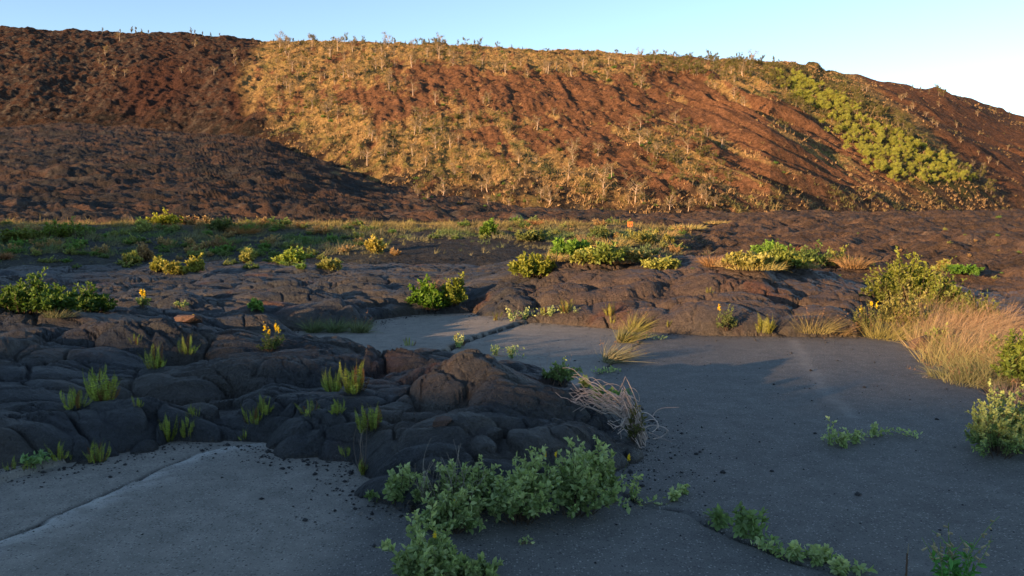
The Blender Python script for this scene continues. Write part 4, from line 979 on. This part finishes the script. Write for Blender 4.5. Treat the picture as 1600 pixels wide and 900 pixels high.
cx = rnd(-6, 7, 150000); cy = rnd(3.2, 13.8, 150000)
da = np.maximum(polydist(cx, cy, A_POLY), polydist(cx, cy, B_POLY)); dr_ = polydist(cx, cy, ROAD_E)
ppx, ppy, _ = proj(cx, cy, 0 * cx)
pr = np.exp(da / .13) * .85 * (da < 0) + .30 * np.exp(-(((ppx - 1030) / 60) ** 2 + ((ppy - 735) / 50) ** 2)) * .5 + .006 * (ppx > 900) + .003 + .22 * np.exp(-(((ppx - 430) / 60) ** 2 + ((ppy - 712) / 12) ** 2)) + .1 * np.exp(-(((ppx - 640) / 50) ** 2 + ((ppy - 800) / 14) ** 2))
ok = (rnd(0, 1, len(cx)) < pr * .9) & (da < .02) & (dr_ > .05)
cx, cy = cx[ok], cy[ok]; sz = rnd(.004, .012, len(cx)) * (1 + 1.1 * (rnd(0, 1, len(cx)) < .07))
pebbles(np.stack([cx, cy], 1), roadH(cx, cy), sz, 'gravel', 'black lava gravel strewn along the lava edge and over the asphalt')

# ---- dry litter lying flat
def litter(cxp, cyp, rx, ry, n):
    px_ = rng.normal(cxp, rx, n); py_ = rng.normal(cyp, ry, n); return [place(a, min(b, 930)) for a, b in zip(px_, py_)]
LP = litter(790, 800, 90, 12, 500) + litter(1440, 555, 30, 16, 260) + litter(1560, 640, 50, 14, 360) + litter(1300, 526, 90, 3, 300) + litter(900, 640, 90, 20, 60)
LP = np.array([q[:3] for q in LP]); B = PB(); n = len(LP); D = rdir(n); D[:, 2] *= .15
B.blades(LP + np.array([0, 0, .004]), D, np.cross(D, np.array([0, 0, 1.])), rnd(.02, .09, n), .0016, rng.normal(size=(n, 3)) * np.array([.3, .3, .05]), np.array([.30, .22, .15]) * rnd(.4, 1.3, (n, 1)), 3)
link('dry_litter', B.mesh('dry_litter', False), M_DRY, label='dry stems and leaf litter lying under the plants on the asphalt', category='litter', kind='stuff')

# ------------------------------------------------------------------ grass and scrub (stuff)
def tufts(name, lb, X, Y, Z, h, wd, nb, colf, mat, lean=.1):
    n = len(X); P = np.repeat(np.stack([X, Y, Z], 1), nb, 0); hh = np.repeat(h, nb)
    P = P + rng.normal(size=P.shape) * np.array([.35, .35, 0]) * hh[:, None] * .6; P[:, 2] -= .04 * hh
    D = rng.normal(size=P.shape) * .45 + np.array([lean, 0, 1]); D[:, 2] = np.abs(D[:, 2])
    B = PB(); cc = np.repeat(colf, nb, 0) * rnd(.6, 1.35, (len(P), 1))
    B.blades(P, D, np.cross(D, rdir(len(P))), hh * rnd(.5, 1.2, len(P)), wd * hh, rng.normal(size=P.shape) * .2 + np.array([.1, 0, -.15]), cc, 2)
    link(name, B.mesh(name, False), mat, label=lb, category=name.split('_')[-1], kind='stuff')
fx, fy, fz = GR[1]; fpx, fpy, fd = proj(fx, fy, fz); fr = np.hypot(fx, fy)
k = rng.integers(0, fx.size, 900000); r_, p_, q_ = fr.ravel()[k], fpx.ravel()[k], fpy.ravel()[k]
b2 = R2(p_); b1 = R1(p_); tb = (r_ - b1) / (b2 - b1)
wt = (tb > -.05) * (r_ < b2 + 6) * sst(1120, 1020, p_) * (sst(-.05, .3, pn(fx.ravel()[k] / 1.6, fy.ravel()[k] / 1.2, 302) + .35 * tb) * sst(.0, .5, tb + .25 * pn(fx.ravel()[k] / 3, fy.ravel()[k] / 2, 301)) * (1 - .95 * sst(560, 640, p_) * sst(860, 800, p_) * sst(.8, .45, tb)))
wt = wt * (r_ / 40) ** 2 * .42
ok = rnd(0, 1, len(k)) < wt * .5; k = k[ok][:34000]
X, Y, Z = fx.ravel()[k], fy.ravel()[k], fz.ravel()[k]; tbk = tb[ok][:len(k)]
cm = pn(X / 2.5, Y / 2.5, 303)[:, None]
colf = np.array([.21, .19, .11]) + (np.array([.13, .18, .07]) - np.array([.21, .19, .11])) * sst(-.1, .3, cm)
colf = colf + (np.array([.30, .22, .09]) - colf) * (sst(.75, 1.0, tbk)[:, None] * .8)
tufts('bank_grass', 'rough green and straw grass covering the long low bank', X, Y, Z, rnd(.08, .22, len(k)) * (1 + 1.0 * sst(.1, .4, pn(X / 1.2, Y / 1.2, 305))), .04, 7, colf, M_LEAF)
hx, hy, hz = GR[2]; hc = GCOL[2][:, :ND].reshape(-1, 3); hpx, hpy, hd = proj(hx, hy, hz)
k = rng.integers(0, hx[:NH].size, 400000); gr_ = hc[k, 1] / hc[k, 0]; p_ = hpx.ravel()[k]
wt = sst(.50, .62, gr_) * (.55 + .45 * (pn(hx.ravel()[k] / 9, hy.ravel()[k] / 9, 311) > -.1)) + .03 * (p_ > 430)
wt = wt * sst(395, 430, p_) * (1 - .8 * sst(20, 50, p_ - 1285 - (hpy.ravel()[k] - 125) * 1.23)); wt = wt * (.25 + .75 * sst(-.25, .15, fbm(hx.ravel()[k] / 5, hy.ravel()[k] / 5, 317, 3)))
ok = rnd(0, 1, len(k)) < wt * .30; k = k[ok][:40000]
X, Y, Z = hx.ravel()[k], hy.ravel()[k], hz.ravel()[k]
cm = fbm(X / 12, Y / 12, 313, 3)[:, None] + rng.normal(size=(len(X), 1)) * .12
colf = np.array([.36, .23, .115]) + (np.array([.14, .135, .055]) - np.array([.36, .23, .115])) * sst(.0, .35, cm)
tufts('hillside_scrub', 'golden dry grass and low scrub covering the sunlit hill face', X, Y, Z, rnd(.3, .95, len(k)), .10, 6, colf, M_DRY)

# ------------------------------------------------------------------ trees of the hill
def tree_proto(h, kind, seed):
    S = PB(); L = PB(); p = np.array([0, 0, -.3 * h * .1])
    wood = {'snag': (.36, .27, .20), 'olive': (.20, .15, .11), 'bright': (.18, .14, .10), 'spire': (.22, .17, .13)}[kind]
    top = np.array([rnd(-.12, .12) * h, rnd(-.1, .1) * h, h * (.95 if kind != 'bright' else .55)])
    tr = stem_pts(p, top, 0, .06, 8); S.tube(tr, h * (.045 if kind == 'snag' else .03), h * .008, wood, 5)
    tips = [tr[-1]]
    nb = {'snag': 9, 'olive': 9, 'bright': 11, 'spire': 8}[kind]
    for i in range(nb):
        q = tr[int(rnd(2 if kind != 'spire' else 1, 7))]; a = rnd(0, 6.28)
        sp_ = {'snag': .46, 'olive': .40, 'bright': .45, 'spire': .15}[kind]
        e = q + np.array([math.cos(a) * sp_ * h * rnd(.5, 1), math.sin(a) * sp_ * h * rnd(.5, 1), h * rnd(.12, .38)])
        bp_ = stem_pts(q, e, -.05, .1, 6); S.tube(bp_, h * .017, h * .005, wood, 4); tips.append(e); tips.append(bp_[4])
        for _ in range(3 if kind == 'snag' else 1):
            e2 = bp_[3] + unit(e - q) * h * .15 + rdir(1, .4)[0] * h * .14; S.tube(stem_pts(bp_[3], e2, 0, .1, 4), h * .009, h * .003, wood, 3); tips.append(e2)
    tips = np.array(tips)
    per = {'snag': 18, 'olive': 52, 'bright': 60, 'spire': 56}[kind]
    cols = {'snag': (.25, .18, .09), 'olive': (.16, .145, .05), 'bright': (.33, .34, .065), 'spire': (.17, .14, .07)}[kind]
    spread = {'snag': .08, 'olive': .085, 'bright': .10, 'spire': .06}[kind] * h
    P = np.repeat(tips, per, 0); n = len(P); off = rdir(n) * spread * rnd(.3, 1.25, (n, 1)); P = P + off * np.array([1, 1, .75])
    cl = np.repeat(rnd(.7, 1.3, len(tips)), per)[:, None]
    L.leaves(P, unit(off) + rdir(n) * .8, rdir(n, .8), h * .045 * rnd(.6, 1.3, n), 1.25, np.array(cols) * cl * rnd(.75, 1.25, (n, 1)))
    r_ = bpy.data.objects.new({'snag': 'gnarled_tree', 'olive': 'bushy_tree', 'bright': 'bright_green_tree', 'spire': 'skyline_tree'}[kind], None)
    tm = S.mesh('trunk'); tm.materials.append(M_WOOD); lm = L.mesh('crown', False); lm.materials.append(M_LEAF)
    return r_.name.split('.')[0], tm, lm
PROT = {k_: [tree_proto(1.0, k_, i) for i in range(n)] for k_, n in (('snag', 6), ('olive', 5), ('bright', 5), ('spire', 4))}
for o in [o for o in bpy.data.objects if o.users == 0]: bpy.data.objects.remove(o)
def tree(kind, px, py, hpx, lb, cat='tree', group=None, ok=None, wide=1., nm2=None):
    x, y, z, d = place(px, py)
    nm, tm, lm = PROT[kind][int(rnd(0, len(PROT[kind])))]
    o = root(nm2 or nm, (x, y, z), lb, cat, group, rnd(0, 6.28)); s_ = hpx * d / F; o.scale = (s_ * wide, s_ * wide, s_)
    for n_, me in (('trunk', tm), ('crown', lm)):
        link(n_, me, None, o)
    return o
sky = lambda p: float(np.interp(p, SKX, SKY_))
SK = [(160, 5), (188, 5), (207, 9), (212, 8), (222, 6), (232, 5), (298, 8), (305, 6), (317, 5), (330, 5), (343, 4), (396, 4), (428, 5), (446, 8), (458, 7), (474, 6), (490, 12), (496, 6), (520, 9), (538, 12), (556, 9), (569, 9), (588, 5), (603, 5), (616, 9), (634, 6), (652, 9), (660, 10), (670, 9), (680, 11), (684, 10), (688, 9), (694, 9), (676, 9), (664, 8), (715, 7), (727, 12), (742, 8), (749, 11), (776, 9), (800, 7), (816, 5), (905, 5), (917, 5), (935, 5), (963, 9), (978, 5), (1003, 6), (1040, 9), (1052, 5), (1108, 12), (1120, 9), (1150, 10), (1160, 12), (1170, 11), (1190, 12), (1208, 14), (1216, 11), (1236, 12), (1246, 12), (1258, 6), (1425, 5), (1438, 5), (1452, 6), (1466, 13), (1474, 10), (1547, 6), (1556, 5), (1578, 5)]
for p, h_ in SK:
    big = h_ >= 11
    tree('olive' if (big and p > 1000) or 645 < p < 700 or (h_ >= 9 and p > 430) else 'spire', p, sky(p) + 2.0, h_ + 2.5, 'small dark tree standing on the skyline of the hill' if not big else 'larger bushy tree standing out on the skyline of the hill', group='small trees along the skyline' if not big else 'larger trees along the skyline', wide=.85 if big else .8)
for p in list(rng.uniform(430, 1010, 26)) + list(rng.uniform(1010, 1250, 22)):
    tree('olive', float(p), sky(float(p)) + 3, rnd(4, 8) + 3 * (p > 1010), 'low bush breaking the skyline of the hill', group='low bushes along the skyline', wide=1.3, cat='bush', nm2='skyline_bush')
def okcol(px, py, lo=.52):
    c_ = min(max(int(round((px + 60) / 1.5)), 0), ND - 1); kx = int(np.argmax(RM[:, c_] <= py)); g = GC[kx, c_]; return g[1] / g[0] > lo
def scatter(n, x0, x1, y0, y1, f, keep=None):
    c = 0; tries = 0
    while c < n and tries < n * 40:
        tries += 1; px = rnd(x0, x1); py = rnd(y0, y1)
        if py < sky(px) + 4: continue
        if keep and not keep(px, py): continue
        f(px, py); c += 1
in_main = lambda px, py: float(pn(np.array([px / 38.]), np.array([py / 26.]), 401)[0]) > -.12 and px > 425 + max(0, (py - 190)) * 1.9 and okcol(px, py) and (px - 1285 - (py - 125) * 1.23) < -25
scatter(140, 430, 1180, 72, 195, lambda px, py: tree('snag', px, py, 8 + 13 * rnd(0, 1) ** 1.5, 'pale gnarled tree on the upper half of the golden hill face', group='gnarled trees on the upper hill face'), in_main)
scatter(90, 560, 1150, 195, 325, lambda px, py: tree('snag', px, py, 7 + 17 * rnd(0, 1) ** 1.8, 'pale gnarled tree on the lower half of the golden hill face', group='gnarled trees on the lower hill face'), in_main)
scatter(90, 430, 1230, 75, 200, lambda px, py: tree('olive', px, py, rnd(7, 12), 'dark bushy tree on the upper half of the golden hill face', group='bushy trees on the upper hill face', wide=1.2), in_main)
scatter(75, 600, 1400, 190, 325, lambda px, py: tree('olive', px, py, rnd(8, 14), 'dark bushy tree on the lower half of the golden hill face', group='bushy trees on the lower hill face', wide=1.2), in_main)
scatter(80, 1000, 1235, 92, 150, lambda px, py: tree('olive', px, py, rnd(10, 15), 'olive green tree in the dense wood at the hill shoulder', group='trees of the wood on the hill shoulder', wide=1.2), lambda px, py: py < sky(px) + 30)
scatter(40, 985, 1150, 180, 300, lambda px, py: tree('olive', px, py, rnd(9, 14), 'green tree in the band right of the hill centre', group='trees of the middle green band', wide=1.3), lambda px, py: abs(px - 1010 - (py - 180) * .75) < 55)
def strip(px, py):
    t_ = (py - 125) / 150; cxs = 1232 + (py - 125) * 1.42; return abs(px - cxs) < (30 + 48 * t_) * rnd(.55, 1.12)
scatter(300, 1200, 1530, 120, 290, lambda px, py: tree('bright', px, py, rnd(9, 17), 'bright yellow green tree in the dense strip down the hill', group='bright trees of the dense strip', wide=.95), strip)
scatter(60, 1225, 1560, 140, 318, lambda px, py: tree('olive', px, py, rnd(10, 16), 'dark olive tree along the border of the bright strip', group='dark trees bordering the bright strip', wide=1.2), lambda px, py: (not strip(px, py)) and abs(px - 1240 - (py - 125) * 1.5) < 62)
for p, q, h_, lb in [(1046, 330, 24, 'forked pale tree at the hill foot right of centre'), (1075, 332, 18, 'rounded dry tree beside the forked one at the hill foot'), (992, 318, 30, 'tall bare pole like tree at the hill foot'), (858, 322, 26, 'slender pale tree at the hill foot near the centre'), (946, 305, 38, 'tallest bare tree low on the hill'), (693, 306, 26, 'pale tree standing where lava meets the golden slope'), (762, 300, 26, 'twisted tree low on the slope left of centre'), (887, 285, 30, 'pale spreading tree low on the slope'), (1025, 252, 24, 'bare white limbed tree below the brown scree')]:
    tree('snag', p, q, h_, lb)
# a few on the dark lava, left
scatter(16, 150, 410, 62, 130, lambda px, py: tree('snag', px, py, rnd(7, 13), 'lone tan tree on the dark lava slope at upper left', group='sparse trees on the dark lava slope'))
scatter(26, 1290, 1590, 140, 320, lambda px, py: tree('snag', px, py, rnd(6, 11), 'sparse dry tree on the brown scree at the right', group='sparse trees on the right scree'), lambda px, py: py > sky(px) + 12 and (px - 1285 - (py - 125) * 1.23) > 35)
# shrubs on the berm and old lava (copies of a few prototypes)
SP = []
for i, c_ in enumerate([(.11, .15, .05), (.18, .19, .06), (.26, .17, .08), (.10, .17, .04)]):
    S, L = shrub(.5, .5, 34, .10, 1.0, np.array(c_) * 1.5, tip=np.array(c_) * 2.3, lps=16, base=.6, stemr=.006, start=.1)
    a_ = S.mesh('stem'); a_.materials.append(M_WOOD); b_ = L.mesh('foliage', False); b_.materials.append(M_LEAF); SP.append((a_, b_))
SL = ['small dull green shrub on the grassy bank', 'small yellowish shrub on the grassy bank', 'small reddish dry shrub on the grassy bank', 'small fresh green shrub on the grassy bank']
def bshrub(px, py, sc_, where=None, grp=None):
    x, y, z, d = place(px, py); i = int(rnd(0, 4)); a_, b_ = SP[i]
    lb = SL[i] if where is None else SL[i].replace('the grassy bank', where)
    o = root('low_shrub' if 'hill' not in lb else 'hill_shrub', (x, y, z - .03), lb, 'shrub', grp or 'low shrubs on the grassy bank', rnd(0, 6.28)); s_ = sc_ * d / F; o.scale = (s_ * 1.5, s_ * 1.5, s_ * 1.3)
    link('stem', a_, None, o); link('foliage', b_, None, o)
scatter(130, 0, 620, 350, 402, lambda px, py: bshrub(px, py, rnd(8, 22)))
scatter(40, 620, 1080, 348, 374, lambda px, py: bshrub(px, py, rnd(8, 18)))
scatter(46, 0, 520, 385, 424, lambda px, py: bshrub(px, py, rnd(8, 20), 'the gravel below the bank', 'low shrubs below the bank'))
scatter(16, 860, 1080, 372, 412, lambda px, py: bshrub(px, py, rnd(10, 24), 'the ground by the sunlit bush row', 'low shrubs by the sunlit row'))
scatter(150, 430, 1230, 75, 325, lambda px, py: bshrub(px, py, rnd(3, 8), 'the golden hill face', 'scattered shrubs on the golden hill face'), lambda px, py: in_main(px, py))
for px_, py_, w_, h_, lb in [(1560, 560, 50, 44, 'leafy green shrub half buried in the verge straw near the frame edge'), (1470, 545, 40, 34, 'small green shrub in the verge straw behind the rust red block')]:
    add_shrub(px_, py_, w_, h_, lb, nst=40, leaf=.05, lps=22, col=(.16, .22, .05), tip=(.30, .32, .09), base=.5)
scatter(22, 1080, 1600, 340, 440, lambda px, py: bshrub(px, py, rnd(3, 8), 'the old brown lava', 'low shrubs on the old lava'))


# ------------------------------------------------------------------ world, sun, camera
w = bpy.data.worlds.new('World'); bpy.context.scene.world = w; w.use_nodes = True
nt = w.node_tree; bg = nt.nodes['Background']
sk = nt.nodes.new('ShaderNodeTexSky'); sk.sky_type = 'NISHITA'; sk.sun_disc = False
sk.sun_elevation = SUN_E; sk.sun_rotation = math.pi + SUN_A; sk.altitude = 2500; sk.air_density = .95; sk.dust_density = 0.0; sk.ozone_density = 1.0
nt.links.new(sk.outputs[0], bg.inputs['Color']); bg.inputs['Strength'].default_value = .125
sl = bpy.data.lights.new('sun', 'SUN'); sl.energy = 5.0; sl.angle = R(.5); sl.color = (1.0, .62, .30)
so = bpy.data.objects.new('sun', sl); C.objects.link(so)
from mathutils import Vector
dv = Vector((math.sin(SUN_A) * math.cos(SUN_E), math.cos(SUN_A) * math.cos(SUN_E), -math.sin(SUN_E)))
so.rotation_euler = dv.to_track_quat('-Z', 'Y').to_euler(); so.location = (-30, -30, 30)
cam = bpy.data.cameras.new('camera'); co_ = bpy.data.objects.new('camera', cam); C.objects.link(co_)
cam.sensor_width = 36; cam.lens = F / 1600 * 36; cam.clip_end = 9000; cam.clip_start = .1
co_.location = (0, 0, CAMZ); co_.rotation_euler = (math.pi / 2 - PITCH, 0, 0)
sc = bpy.context.scene; sc.camera = co_
sc.render.engine = 'CYCLES'
sc.view_settings.view_transform = 'Standard'; sc.view_settings.look = 'None'; sc.view_settings.exposure = 1.5; sc.view_settings.gamma = 1
sc.render.resolution_x = 1024; sc.render.resolution_y = 576
